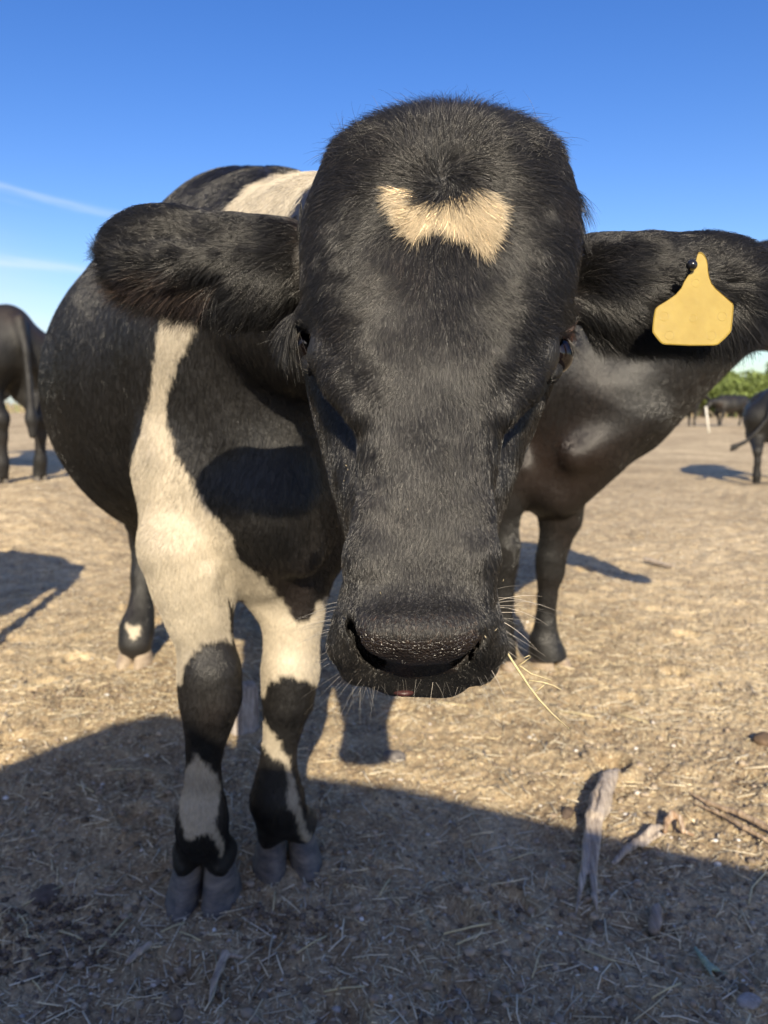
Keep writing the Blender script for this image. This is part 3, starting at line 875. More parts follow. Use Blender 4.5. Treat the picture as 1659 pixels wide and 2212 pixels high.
# tuft on the poll
tf = is_head & (cdy < 345) & (np.abs(cdx - 950) < 240) & (facing > -0.6)
r, nr_ = sample(mv, mq, nsm, tf.astype(float), 9000)
dx, dy = disp(r); 
L = 0.017 * (0.4 + 0.8 * RNG.random(len(r))) * (1 - 0.5 * smooth01(np.abs(dx - 950) / 240))
pts = grow(r, nr_, camdir((dx - 950) / 260, 1 + 0 * dx), L, np.full(len(r), 0.9), 5, 0.3, 0.010, 0.55)
make_hair('poll_tuft', r, pts, np.full(len(r), 0.00014), BLACK * 1.1 * (0.6 + 0.8 * RNG.random((len(r), 1))), cow, BASE)
r, nr_ = sample(mv, mq, nsm, tf.astype(float), 700)
dx, dy = disp(r)
pts = grow(r, nr_, camdir((dx - 950) / 200 + RNG.normal(0, .5, len(r)), 1 + 0 * dx), 0.030 * (0.5 + 0.7 * RNG.random(len(r))), np.full(len(r), 0.8), 6, 0.5, 0.010, 0.2)
make_hair('poll_wisps', r, pts, np.full(len(r), 0.00013), BLACK * 1.5 * (0.6 + 0.8 * RNG.random((len(r), 1))), cow, BASE)
# fringe hanging behind the temples
R0 = []; D0 = []
for sx_, n_ in ((1, 420), (-1, 160)):
    t = RNG.random(n_)
    px = (1238 + 12 * t) if sx_ > 0 else (650 - 4 * t); py = 400 + 110 * t if sx_ > 0 else 430 + 60 * t
    rt = np.array([P(a, b, .735) for a, b in zip(px, py)])
    R0.append(rt); D0.append(camdir(sx_ * (0.55 + 0.3 * RNG.random(n_)), -0.9 + 0.5 * t, 0.2))
R0 = np.concatenate(R0); D0 = np.concatenate(D0); 
nn = np.tile(camdir(np.array([1.0]), np.array([.3]), 0)[0], (len(R0), 1)) * np.sign(R0[:, :1])
pts = grow(R0, nn, D0, 0.026 * (0.5 + RNG.random(len(R0))), np.full(len(R0), 0.5), 6, 0.2, 0.008, 0.5)
make_hair('temple_fringe', R0, pts, np.full(len(R0), 0.00014), np.tile(BLACK, (len(R0), 1)), cow, BASE)
# ears
r, nr_ = sample(mv, mq, nsm, ear_v.astype(float) * smooth01((facing + .75) / .5), 75000)
dx, dy = disp(r)
s = np.where(dx < 900, -1.0, 1.0)
cyl = np.where(s < 0, 566, 612)
rel = (dy - cyl) / 90
dist = np.where(s < 0, 640 - dx, dx - 1250) / 400
vv = np.where(rel < 0, 0.55 * smooth01(dist * 1.4), -0.75 * np.clip(rel, 0, 1) - 0.15)
u = s * (0.95 - 0.4 * smooth01(rel))
L = 0.026 * (0.45 + 0.85 * RNG.random(len(r))) * np.where(rel < -.3, 0.55, np.where(rel > .45, 1.1, 0.85))
ecol = BLACK * 0.7 * (0.6 + 0.8 * RNG.random((len(r), 1)))
inner = ((dx - 370) ** 2 / 110 ** 2 + (dy - 610) ** 2 / 36 ** 2 < 1)
ecol[inner] = np.array([0.028, 0.021, 0.018]) * (0.7 + 0.6 * RNG.random((inner.sum(), 1)))
pts = grow(r, nr_, camdir(u, vv), L, np.full(len(r), 0.32), 5, 0.20, 0.009, 0.6, droop=0.30)
make_hair('ear_fur', r, pts, 0.00015 * (0.7 + 0.6 * RNG.random(len(r))), ecol, cow, BASE)
# body: short coat on everything the camera can see of the forehand
bw = (~is_head) & (mv[:, 2] > 0.10)
near = smooth01((3.2 - mv[:, 1]) / 1.6) * 0.8 + 0.2
r, nr_ = sample(mv, mq, nsm, bw.astype(float) * near * smooth01((facing + .2) / .3), 130000)
D = np.tile(np.array([-0.10, 0.35, -1.0]), (len(r), 1)) + 0.25 * np.stack([vnoise(r, 5, 401), vnoise(r, 5, 402), vnoise(r, 5, 403)], -1)
hcol, _ = coat_color(r, np.zeros(len(r), bool), 1.5)
hcol = np.where(hcol[:, :1] < .2, hcol * .55, hcol)
L = np.where(r[:, 2] < .6, 0.010, 0.014) * (0.6 + 0.7 * RNG.random(len(r)))
pts = grow(r, nr_, D, L, np.full(len(r), 0.14), 3, 0.10, 0.010, 0.1, na=0.25)
make_hair('body_coat', r, pts, 0.00035 * (0.7 + 0.6 * RNG.random(len(r))) * (0.7 + .5 * smooth01((r[:, 1] - 1.2))), hcol, cow, BASE, M_HAIR_FLAT, tip=0.4)
# whiskers and lashes
def strands(name, seeds, rad, colr, k=6, sag=0.25, jit=0.25):
    n = len(seeds); pts = np.zeros((n, k, 3))
    for i, (a, d, L) in enumerate(seeds):
        d = np.asarray(d) / np.linalg.norm(d); b = RNG.normal(0, jit, 3)
        for j, t in enumerate(np.linspace(0, 1, k)):
            pts[i, j] = a + d * L * t + b * L * t * t * 0.5 - np.array([0, 0, sag]) * L * t * t
    return make_hair(name, None, pts, np.full(n, rad), np.tile(np.array(colr), (n, 1)), cow, BASE, tip=0.2)
S = []
for _ in range(34):
    t = RNG.random(); ang = 2.6 + 1.5 * t
    a = P(728 + 70 * max(0, t - .45) * 1.6, 1290 + 190 * t, .615 + .03 * RNG.random())
    S.append((a, camdir(np.array([math.cos(ang)]), np.array([-abs(math.sin(ang)) * (0.2 + t)]), -.15)[0], 0.02 + 0.03 * RNG.random()))
for _ in range(40):
    t = RNG.random()
    a = P(1076 - 60 * max(0, t - .5) * 1.6, 1270 + 200 * t, .615 + .03 * RNG.random())
    S.append((a, camdir(np.array([1.0 - .5 * t]), np.array([.1 - 1.3 * t + .4 * RNG.random()]), -.15)[0], 0.018 + 0.028 * RNG.random()))
for _ in range(30):
    a = P(760 + 270 * RNG.random(), 1462 + 14 * RNG.random(), .64)
    S.append((a, camdir(np.array([RNG.normal(0, .4)]), np.array([-1.0]), -.1)[0], 0.012 + 0.016 * RNG.random()))
strands('whiskers', S, 0.00009, (0.22, 0.21, 0.20))
S = []
for _ in range(46):
    t = RNG.random()
    S.append((P(1224 + 8 * t, 728 + 10 * t, .672), camdir(np.array([.3 + .35 * RNG.random()]), np.array([-1.0 + .3 * RNG.random()]), -.2)[0], 0.014 + 0.016 * RNG.random()))
for _ in range(46):
    t = RNG.random()
    S.append((P(652 - 6 * t, 712 + 12 * t, .672), camdir(np.array([-.9 + .5 * RNG.random()]), np.array([-.8]), -.2)[0], 0.007 + 0.007 * RNG.random()))
strands('eyelashes', S, 0.00011, (0.02, 0.018, 0.016), sag=0.1)

def uv_ellipsoid(c, r, nu=28, nv=18, R=None):
    th = np.linspace(0, math.pi, nv); ph = np.linspace(0, 2 * math.pi, nu, endpoint=False)
    T, Ph = np.meshgrid(th, ph, indexing='ij')
    v = np.stack([np.sin(T) * np.cos(Ph), np.sin(T) * np.sin(Ph), np.cos(T)], -1).reshape(-1, 3) * np.array(r)
    if R is not None: v = v @ np.asarray(R).T
    v = v + np.array(c)
    f = []
    for i in range(nv - 1):
        for j in range(nu):
            f.append((i * nu + j, (i + 1) * nu + j, (i + 1) * nu + (j + 1) % nu, i * nu + (j + 1) % nu))
    return v, np.array(f)
for ex, ey, s_, dd in ((662, 750, -1, .699), (1198, 766, 1, .690)):
    v_, f_ = uv_ellipsoid(P(ex, ey, dd), (.017, .017, .018))
    link('eye', new_mesh('eye', v_ - BASE, f_), M_EYE, cow)
    # pale rim of the lower lid
v_, f_ = uv_ellipsoid(P(872, 1487, .664), (.0125, .015, .0050))
v_[:, 2] += 0.15 * (v_[:, 0] - v_[:, 0].mean()) ** 2 * 40
link('tongue', new_mesh('tongue', v_ - BASE, f_), M_TONGUE, cow)

fl_m = plain('chaff fleck', (0.42, 0.36, 0.24), .7)
fidx = np.where(is_head & (facing > .2) & ~nose_v)[0]
rgf = np.random.default_rng(21)
VF = []; FF = []
spots_ = [(445, 640), (520, 655), (535, 660), (560, 652), (757, 1010), (764, 1018), (752, 1040), (640, 645), (690, 712), (1050, 1372), (1042, 1388), (1030, 1375), (1060, 1362), (1005, 1395), (1110, 1250), (700, 455), (655, 445), (1012, 300), (820, 1290), (880, 1100)]
for (a_, b_) in spots_:
    k_ = fidx[np.argmin((cdx[fidx] - a_) ** 2 + (cdy[fidx] - b_) ** 2)]
    c_ = mv[k_] + nsm[k_] * .0055; d_ = rgf.normal(0, 1, 3); d_ /= np.linalg.norm(d_); e_ = np.cross(d_, rgf.normal(0, 1, 3)); e_ /= np.linalg.norm(e_); g_ = np.cross(d_, e_)
    L_ = .0008 + .0012 * rgf.random(); w_ = .0004
    b0 = len(VF); VF += [c_ - d_ * L_, c_ + e_ * w_, c_ + g_ * w_, c_ - e_ * w_, c_ - g_ * w_, c_ + d_ * L_]
    FF += [(b0, b0 + 1, b0 + 2), (b0, b0 + 2, b0 + 3), (b0, b0 + 3, b0 + 4), (b0, b0 + 4, b0 + 1), (b0 + 5, b0 + 2, b0 + 1), (b0 + 5, b0 + 3, b0 + 2), (b0 + 5, b0 + 4, b0 + 3), (b0 + 5, b0 + 1, b0 + 4)]
tag(link('chaff', new_mesh('chaff', np.array(VF) - BASE, FF, smooth=False), fl_m, cow), kind='stuff')
# hooves: cloven claws
def hoof_mat(name, c1, c2):
    m, t, b = mat_base(name)
    vec = mapped(t, (1, 1, 9))
    n = noise_node(t, 26, 5, 0.7, vec); n2 = noise_node(t, 20, 4, 0.65, mapped(t, (1, 1, 2.5)))
    c = ramp(t, n2.outputs[0], [(0.35, c1), (0.65, c2)])
    c = mixc(t, 0.7, c, ramp(t, n.outputs[0], [(0.3, (0.6, 0.6, 0.6)), (0.7, (1.25, 1.25, 1.25))]), 'MULTIPLY')
    t.links.new(c, b.inputs['Base Color']); b.inputs['Roughness'].default_value = 0.6
    bump(t, b, n.outputs[0], 0.9, 0.005)
    return m
M_HOOF = hoof_mat('slate horn', (0.075, 0.073, 0.078), (0.21, 0.18, 0.155))
M_HOOF_PALE = hoof_mat('dusty pale horn', (0.30, 0.23, 0.17), (0.42, 0.34, 0.25))
M_HOOF_DARK = hoof_mat('dark horn', (0.06, 0.055, 0.05), (0.14, 0.12, 0.10))
def claw_mesh(side, h=.050, wid=.058, length=.116):
    """toe towards -y; side -1 or 1; inner wall at x=0"""
    rings = []; m_ = 22
    for k, t in enumerate((-.10, 0.0, .2, .45, .7, .9, 1.0, 1.05)):
        z = h * t
        sc = 1.0; wd = wid * (1 - .22 * max(t, 0)); 
        if t > .95: sc *= .93; wd *= .93
        toe = -length * .62 + max(t, 0) * length * .42; heel = length * .38 - max(t, 0) * .012
        pts = []
        for j in range(m_):
            a = 2 * math.pi * j / m_
            ca, sa = math.cos(a), math.sin(a)
            x = .5 * wd * np.sign(ca) * abs(ca) ** .8; y = np.sign(sa) * abs(sa) ** .85
            yy = (toe + heel) / 2 + y * (heel - toe) / 2
            taper = 1 - .45 * max(0, -y) ** 2.2                         # narrows to the toe
            x = x * taper + (wd * .5) - .10 * wd * max(0, -y)
            pts.append((side * (x + .002), yy, z))
        rings.append(pts)
    v = np.array(rings).reshape(-1, 3)
    f = []
    n = len(rings)
    for i in range(n - 1):
        for j in range(m_):
            f.append((i * m_ + j, i * m_ + (j + 1) % m_, (i + 1) * m_ + (j + 1) % m_, (i + 1) * m_ + j))
    f.append(tuple(range((n - 1) * m_, n * m_)))
    if side < 0: f = [tuple(reversed(a)) for a in f]
    return v, f
def add_hoof(parent, base, at, rz, scale, mat, spread=0.0):
    for s_ in (-1, 1):
        v_, f_ = claw_mesh(s_)
        a = rz + s_ * spread
        v_ = v_ * scale
        c_, n_ = math.cos(a), math.sin(a)
        v_ = np.stack([v_[:, 0] * c_ - v_[:, 1] * n_, v_[:, 0] * n_ + v_[:, 1] * c_, v_[:, 2]], -1) + np.array(at)
        me = new_mesh('hoof_claw', v_ - np.array(base), f_)
        o = link('hoof_claw', me, mat, parent)
add_hoof(cow, BASE, (GL1[0], GL1[1] + .02, gz(GL1[0], GL1[1]) - .004), -.02, 1.24, M_HOOF, .0)
add_hoof(cow, BASE, (GL2[0], GL2[1] + .02, gz(GL2[0], GL2[1]) - .002), .25, 1.20, M_HOOF, .06)
add_hoof(cow, BASE, (HX - .005, HY - .02, gz(HX, HY) - .002), 0.0, 1.12, M_HOOF_PALE, .02)
add_hoof(cow, BASE, (-.40, 2.92, gz(-.40, 2.92) - .002), 0.0, 1.1, M_HOOF_PALE, .02)

# ear tag
TZ = [(1240, 318), (1250, 313), (1262, 316), (1278, 330), (1290, 355), (1297, 385), (1299, 425), (1306, 462), (1320, 500), (1345, 532), (1400, 580), (1448, 622), (1453, 634), (1453, 655), (1447, 720), (1440, 785), (1432, 800), (1400, 835), (1362, 868), (1350, 873), (1330, 876), (1190, 877), (1040, 870), (1025, 866), (1010, 854), (985, 824), (966, 797), (965, 770), (971, 710), (980, 662), (986, 650), (1000, 637), (1060, 600), (1105, 568), (1138, 530), (1155, 492), (1175, 460), (1205, 425), (1222, 380), (1232, 338)]
def tagp(zx, zy, d0=0.0):
    dx_ = (1600 + zx / 1.8433) * .6636; dy_ = (650 + zy / 1.8433) * .6636
    d_ = .690 - (dy_ - 545) / 205 * .010 + 0.004 * ((dx_ - 1495) / 90) + d0
    return P(dx_, dy_, d_)
m_tag, t_, b_ = mat_base('yellow tag plastic')
n_ = noise_node(t_, 60, 4, 0.6, mapped(t_))
c_ = ramp(t_, n_.outputs[0], [(0.3, (0.30, 0.215, 0.042)), (0.7, (0.345, 0.255, 0.058))])
t_.links.new(c_, b_.inputs['Base Color']); b_.inputs['Roughness'].default_value = 0.38
b_.inputs['Subsurface Weight'].default_value = 0.15; b_.inputs['Subsurface Radius'].default_value = (.01, .006, .002); b_.inputs['Subsurface Scale'].default_value = 0.3
n2_ = noise_node(t_, 9, 5, 0.7, mapped(t_)); c2_ = mixc(t_, 0.55, c_, ramp(t_, n2_.outputs[0], [(0.35, (0.72, 0.68, 0.6)), (0.6, (1.1, 1.1, 1.1))]), 'MULTIPLY'); t_.links.new(c2_, b_.inputs['Base Color'])
bump(t_, b_, n_.outputs[0], 0.25, 0.001)
front = np.array([tagp(*p) for p in TZ]); backp = np.array([tagp(*p, .0016) for p in TZ])
ctr = front.mean(0)
rim_i = front + (ctr - front) * 0.018 + camdir(np.array([0.]), np.array([0.]), -.0008)[0]
rim_j = front + (ctr - front) * 0.035
n = len(TZ)
vt = np.concatenate([backp, front, rim_i, rim_j])
ft = [tuple(reversed(range(n)))]
for k in range(3):
    for j in range(n):
        ft.append((k * n + j, k * n + (j + 1) % n, (k + 1) * n + (j + 1) % n, (k + 1) * n + j))
ft.append(tuple(range(3 * n, 4 * n)))
ft = [tuple(reversed(f)) for f in ft]
tagpart = link('ear_tag', new_mesh('ear_tag', vt - BASE, ft, smooth=False), m_tag, cow)
# moulded rings on the tag
M_RING = plain('tag ring', (0.29, 0.205, 0.042), 0.4, 0.5, 80, 0.15)
rings = [(1068, 815, 27), (1320, 815, 27), (1384, 700, 27), (1036, 700, 27), (1210, 712, 22), (1225, 500, 24)]
for (zx, zy, rr_) in rings:
    VR, FR = [], []; b0 = 0; mm = 28
    for a in range(mm):
        an = 2 * math.pi * a / mm
        for q_, hh in ((0, 0), (.5, -.00015), (1, 0)):
            r_ = rr_ - 1.5 + 3 * q_
            VR.append(tagp(zx + r_ * math.cos(an), zy + r_ * math.sin(an), -.0001 + hh))
    for a in range(mm):
        for q_ in range(2):
            FR.append((b0 + a * 3 + q_, b0 + ((a + 1) % mm) * 3 + q_, b0 + ((a + 1) % mm) * 3 + q_ + 1, b0 + a * 3 + q_ + 1))
    link('moulded_ring', new_mesh('moulded_ring', np.array(VR) - BASE, FR), M_RING, tagpart)

M_STUD = plain('black stud', (0.012, 0.012, 0.014), 0.18, 0.6, 50, 0.2, 0)
v_, f_ = uv_ellipsoid(tagp(1202, 393, -.006), (.0048, .005, .0048), 20, 12)
link('tag_stud', new_mesh('tag_stud', v_ - BASE, f_), M_STUD, tagpart)

#@@PART3
# ------------------------------------------------------------------ the rest of the herd
def simple_coat(p, brown=0.5, seed=0):
    c = np.tile(np.array([0.012, 0.0115, 0.0115]), (len(p), 1)) * (1 + 0.35 * fbm(p, 6, 2, 500 + seed))[:, None]
    k = smooth01((fbm(p, 3, 3, 510 + seed) - 0.02) / 0.4)[:, None] * brown
    return c * (1 - k) + np.array([0.032, 0.018, 0.013]) * k

# cow at the shoulder of the first one
FR = Field((-.85, 2.05, .03), (2.1, 4.85, 1.62), 0.0135)
HA = G(1190, 1438); HBt = G(1082, 1450)
FR.chain([(.42, 2.95, .98, .30), (.22, 3.3, .95, .37), (.0, 3.8, .95, .37), (-.25, 4.3, 1.05, .29)], 0.08)
FR.chain([(.48, 2.85, 1.20, .15), (.3, 3.2, 1.24, .14), (.0, 3.9, 1.24, .14), (-.28, 4.45, 1.2, .12)], 0.1)
FR.cap(W(1190, 1035, 2.72), W(1290, 860, 2.68), .135, .215, 0.06)
FR.cap(W(1215, 1070, 2.62), W(1290, 980, 2.58), .075, .10, 0.05)
FR.cap(W(1330, 850, 2.68), W(1560, 660, 2.55), .225, .165, 0.08)
FR.cap(W(1180, 790, 3.0), W(1340, 740, 2.75), .22, .20, 0.08)
FR.cap(W(1560, 650, 2.55), W(1690, 610, 2.48), .165, .13, 0.05)
FR.chain([(*W(1690, 610, 2.48), .13), (*W(1760, 680, 2.42), .11), (*W(1880, 800, 2.32), .075), (*W(1915, 830, 2.30), .078)], 0.03)
FR.cap(W(1640, 700, 2.5), W(1720, 740, 2.44), .055, .06, 0.05)
FR.ell(W(1625, 560, 2.34), (.10, .03, .045), 0.03)
FR.cap(W(1150, 800, 2.9), W(1130, 1000, 2.78), .19, .14, 0.06)
# folds at the point of the shoulder and of the brisket
FR.cap(W(1245, 985, 2.50), W(1400, 900, 2.50), .035, .03, 0.09)
FR.cap(W(1290, 1035, 2.47), W(1190, 1070, 2.50), .018, .016, 0.03, sub=True)
FR.cap(W(1135, 900, 2.62), W(1330, 700, 2.50), .03, .03, 0.07)
LA = leg([(1212, 1060, 112), (1210, 1120, 90), (1200, 1165, 66), (1190, 1205, 62), (1188, 1235, 58), (1182, 1290, 40), (1178, 1345, 44), (1176, 1385, 62), (1182, 1412, 74), (1188, 1432, 78)], HA[1])
FR.chain(LA, 0.02)
LB = leg([(1095, 1010, 130), (1092, 1080, 84), (1090, 1130, 60), (1090, 1180, 66), (1090, 1215, 58), (1086, 1290, 44), (1084, 1350, 48), (1082, 1395, 62), (1082, 1425, 72)], HBt[1] + .05)
FR.chain(LB, 0.02)
for hx, hy in ((-.42, 4.15), (.02, 4.45)):
    FR.chain([(hx + .05, hy + .05, .85, .17), (hx, hy + .1, .5, .06), (hx, hy + .05, .3, .042), (hx, hy, .1, .055), (hx, hy, .06, .055)], 0.03)
FR.chain([(-.40, 4.58, 1.2, .05), (-.46, 4.68, .9, .03), (-.46, 4.68, .45, .045)], 0.03)
rv, rq = FR.mesh(); rv = relax(rv, rq, 3); del FR
rn = vnormals(rv, rq)
rv = rv + rn * (0.003 * fbm(rv * np.array([1, 1, .4]), 8, 3, 18))[:, None]
rc = simple_coat(rv, 0.25, 1)
dx, dy = disp(rv)
kb = smooth01(1.25 - np.hypot((dx - 1215) / 130, (dy - 985) / 110))[:, None] * smooth01(0.75 + fbm(rv, 7, 3, 77))[:, None]
rc = rc * (1 - kb) + np.array([0.021, 0.0135, 0.0105]) * kb
B2 = np.array([.2, 3.4, 0.0])
cow2 = empty('cow', B2)
tag(cow2, 'big plain black cow standing right behind the tagged ear, chest towards us', 'cow')
link('body', new_mesh('body', rv - B2, rq, rc), M_COAT, cow2)
rn = vnormals(rv, rq)
facing2 = -((rv - np.array([0, 0, CAM_H])) * rn).sum(1) / np.linalg.norm(rv - np.array([0, 0, CAM_H]), axis=1)
r, nr_ = sample(rv, rq, rn, ((rv[:, 1] < 3.1) & (rv[:, 2] > .1)) * smooth01((facing2 + .1) / .3), 60000)
D = np.tile(np.array([-0.25, 0.2, -1.0]), (len(r), 1)) + 0.3 * np.stack([vnoise(r, 4, 421), vnoise(r, 4, 422), vnoise(r, 4, 423)], -1)
pts = grow(r, nr_, D, 0.013 * (0.6 + 0.7 * RNG.random(len(r))), np.full(len(r), 0.15), 3, 0.10, 0.014, 0.1, na=0.3)
dx, dy = disp(r); kb = smooth01(1.25 - np.hypot((dx - 1215) / 130, (dy - 985) / 110))[:, None]
make_hair('body_coat', r, pts, np.full(len(r), 0.0006), BLACK * .6 * (1 - kb) + np.array([0.021, 0.0135, 0.0105]) * kb, cow2, B2, M_HAIR_FLAT, tip=.4)
add_hoof(cow2, B2, (HA[0], HA[1] + .03, gz(HA[0], HA[1]) - .003), .35, 1.2, M_HOOF_PALE, .05)
add_hoof(cow2, B2, (HBt[0], HBt[1] + .05, gz(HBt[0], HBt[1]) - .003), .1, 1.15, M_HOOF_PALE, .05)
for hx, hy in ((-.42, 4.15), (.02, 4.45)):
    add_hoof(cow2, B2, (hx, hy, gz(hx, hy) - .003), 0, 1.1, M_HOOF_DARK, .03)

def cow_field(res, head='up', tail='down', stride=0.0):
    """local space: forward +x, hooves on z=0"""
    F = Field((-1.45, -.75, .02), (1.75, .5, 1.65), res)
    k = max(res * 2.2, .03)
    F.chain([(-.78, 0, 1.07, .25), (-.45, 0, 1.03, .32), (-.05, 0, .97, .38), (.35, 0, .97, .34), (.60, 0, 1.03, .25)], 0.09)
    F.chain([(-.80, 0, 1.25, .12), (-.3, 0, 1.24, .13), (.25, 0, 1.24, .13), (.48, 0, 1.28, .12)], 0.1)
    for s_ in (-1, 1): F.cap((-.58, s_ * .16, 1.25), (-.60, s_ * .24, 1.22), .08, .06, .08)
    F.cap((.62, 0, .72), (.45, 0, .66), .09, .08, .08)
    if head == 'up':
        F.chain([(.62, 0, 1.10, .21), (.90, 0, 1.28, .16), (1.08, 0, 1.38, .13)], 0.06)
        F.chain([(1.08, 0, 1.40, .12), (1.22, 0, 1.33, .105), (1.42, 0, 1.20, .07), (1.48, 0, 1.16, .072)], 0.03)
        for s_ in (-1, 1): F.cap((1.06, s_ * .1, 1.42), (1.02, s_ * .27, 1.40), .045, .03, .03)
    else:
        F.chain([(.62, 0, 1.06, .21), (.92, 0, 1.08, .15), (1.12, 0, 1.02, .125)], 0.06)
        F.chain([(1.12, 0, 1.04, .12), (1.22, 0, .93, .105), (1.34, 0, .72, .07), (1.36, 0, .67, .072)], 0.03)
        for s_ in (-1, 1): F.cap((1.10, s_ * .1, 1.06), (1.06, s_ * .27, 1.05), .045, .03, .03)
    for s_ in (-1, 1):
        st = stride * s_
        F.chain([(.50, s_ * .17, .84, .15), (.52, s_ * .17, .62, .085), (.53 + st * .4, s_ * .16, .46, .058), (.53 + st * .5, s_ * .16, .40, .056), (.52 + st * .8, s_ * .16, .26, .038), (.52 + st, s_ * .16, .13, .048), (.54 + st, s_ * .16, .04, .058)], k)
        F.chain([(-.80, s_ * .16, .98, .22), (-.68 - st * .3, s_ * .18, .74, .15), (-.82 - st * .6, s_ * .17, .58, .08), (-.93 - st * .8, s_ * .16, .50, .062), (-.90 - st, s_ * .15, .36, .042), (-.87 - st, s_ * .15, .15, .048), (-.84 - st, s_ * .15, .04, .06)], k)
    if tail == 'down':
        F.chain([(-1.0, 0, 1.24, .05), (-1.08, 0, 1.0, .032), (-1.10, 0, .65, .028), (-1.10, 0, .5, .05), (-1.10, 0, .36, .03)], .03)
    else:
        F.chain([(-1.0, 0, 1.22, .05), (-1.10, .05, .98, .032), (-1.14, .20, .75, .028), (-1.16, .34, .62, .028), (-1.16, .47, .55, .045), (-1.16, .56, .49, .02)], .03)
    v_, q_ = F.mesh()
    return relax(v_, q_, 3), q_
def herd_cow(mesh_v, mesh_q, loc, rz, sc, label, seed, brown=0.4, hooves=True, head='up', mat=None, flip=False):
    n_ = vnormals(mesh_v, mesh_q)
    v_ = mesh_v + n_ * (0.010 * fbm(mesh_v + seed, 4, 3, seed))[:, None]
    o = empty('cow', loc, rz); o.scale = (sc, -sc if flip else sc, sc)
    tag(o, label, 'cow')
    link('body', new_mesh('body', v_, mesh_q[:, ::-1] if flip else mesh_q, simple_coat(v_, brown, seed)), mat or M_COAT_FAR, o)
    if hooves:
        for s_ in (-1, 1):
            for x0 in (.54, -.84):
                add_hoof(o, (0, 0, 0), (x0, s_ * .155, -.005), math.pi / 2, 1.05, M_HOOF_DARK, .03)
    return o
va, qa = cow_field(0.022, 'up', 'down', 0.0)
vb, qb = cow_field(0.024, 'down', 'swing', 0.10)
def at_ground(x, y): return (x, y, float(ground_h(np.array([x]), np.array([y]))[0]))
herd_cow(va, qa, at_ground(-3.72, 7.05), math.radians(138), 1.06, 'black cow at the left edge, only its rump, hind legs and tail in view', 3, 0.35)
small = herd_cow(vb, qb, at_ground(4.88, 9.75), math.radians(64), 0.83, 'small black cow walking away at the right edge, tail swung to the left', 5, 0.05, hooves=False, head='down')
M_TAGFAR = plain('far tag', (0.6, 0.42, 0.15), 0.5)
for s_ in (-1, 1):
    v_, f_ = uv_ellipsoid((1.00, s_ * .20, 1.22), (.012, .035, .045), 10, 8)
    link('ear_tag', new_mesh('ear_tag', v_, f_), M_TAGFAR, small)
gg = G(1574, 921); herd_cow(vb, qb, (gg[0], gg[1], 0), math.radians(200), 0.95, 'small distant black cow with pale shins grazing before the green trees', 7, 0.5, hooves=False)
gg = G(1504, 922); herd_cow(va, qa, (gg[0] - .6, gg[1], 0), math.radians(20), 0.95, 'distant dark cow mostly hidden behind the neck of the big black cow', 8, 0.5, hooves=False)
herd_cow(va, qa, (-2.62, 1.95, 0), math.radians(185), 1.0, 'unseen black cow added beyond the left edge to cast a wide shadow', 9, 0.3, hooves=False)  # unseen, added only for the shadow it throws into view

# ------------------------------------------------------------------ unseen caster added behind the camera, profile shaped to shade the foreground
def back_project(dx, dy, yc):
    g_ = G(dx, dy)
    return g_ - SHD * ((g_[1] - yc) / SHD[1])
outl = [(-900, 1900), (-500, 1790), (-200, 1725), (0, 1660), (120, 1608), (250, 1560), (350, 1542), (430, 1556), (520, 1620), (600, 1668), (745, 1685), (870, 1700), (1100, 1755), (1380, 1818), (1659, 1880), (1950, 1945), (2300, 2020)]
YC = -0.75
top = [back_project(a, b, YC) for a, b in outl]
fr_ = [(p[0], p[2]) for p in top] + [(top[-1][0], .35), (top[0][0], .35)]
n = len(fr_)
vt = [(x, YC, z) for x, z in fr_] + [(x, YC - .9, z - .25) for x, z in fr_]
ft = [tuple(range(n)), tuple(reversed(range(n, 2 * n)))] + [(j, (j + 1) % n, n + (j + 1) % n, n + j)[::-1] for j in range(n)]
M_CASTER = plain('shadow caster cover', (0.16, 0.17, 0.15), 0.8, 0.2)
tr = empty('added_shadow_caster', (0, YC - .4, 0)); tag(tr, 'unseen block on wheels added behind the photographer to shade the foreground', 'shadow_caster')  # invented object, built only for the shade it throws
link('shadow_panel', new_mesh('shadow_panel', np.array(vt) - np.array([0, YC - .4, 0]), ft, smooth=False), M_CASTER, tr)
for wx in (-.9, 1.1):
    v_, f_ = uv_ellipsoid((wx, 0, .27), (.10, .28, .28), 20, 14)
    link('added_wheel', new_mesh('added_wheel', v_, f_), M_STUD, tr)

# ------------------------------------------------------------------ far trees and brush
def leaf_cloud(blobs, n, size, rng):
    w = np.array([b[3] ** 2 for b in blobs]); w = w / w.sum()
    k = rng.choice(len(blobs), n, p=w); B_ = np.array(blobs)[k]
    d = rng.normal(0, 1, (n, 3)); d /= np.linalg.norm(d, axis=1)[:, None]
    rad = rng.random(n) ** 0.45
    c = B_[:, :3] + d * (B_[:, 3] * rad)[:, None] * np.array([1, 1, .8])
    a = rng.normal(0, 1, (n, 3)); a /= np.linalg.norm(a, axis=1)[:, None]
    b_ = np.cross(a, rng.normal(0, 1, (n, 3))); b_ /= np.linalg.norm(b_, axis=1)[:, None]
    s = size * (0.6 + 0.8 * rng.random(n))[:, None]
    V = np.stack([c - a * s, c - b_ * s * .5, c + a * s, c + b_ * s * .5], 1).reshape(-1, 3)
    return V, np.arange(n * 4).reshape(-1, 4), np.repeat(np.array([0.14, 0.185, 0.05]) * (0.6 + 0.7 * rng.random((n, 1))), 4, 0)
M_LEAF = attr_mat('leaves', 0.6, 0.3)
M_BARK = plain('bark', (0.12, 0.09, 0.065), 0.9, 0.2, 20, 0.4, 0.6, 0.01)
rg = np.random.default_rng(5)
crowns = []
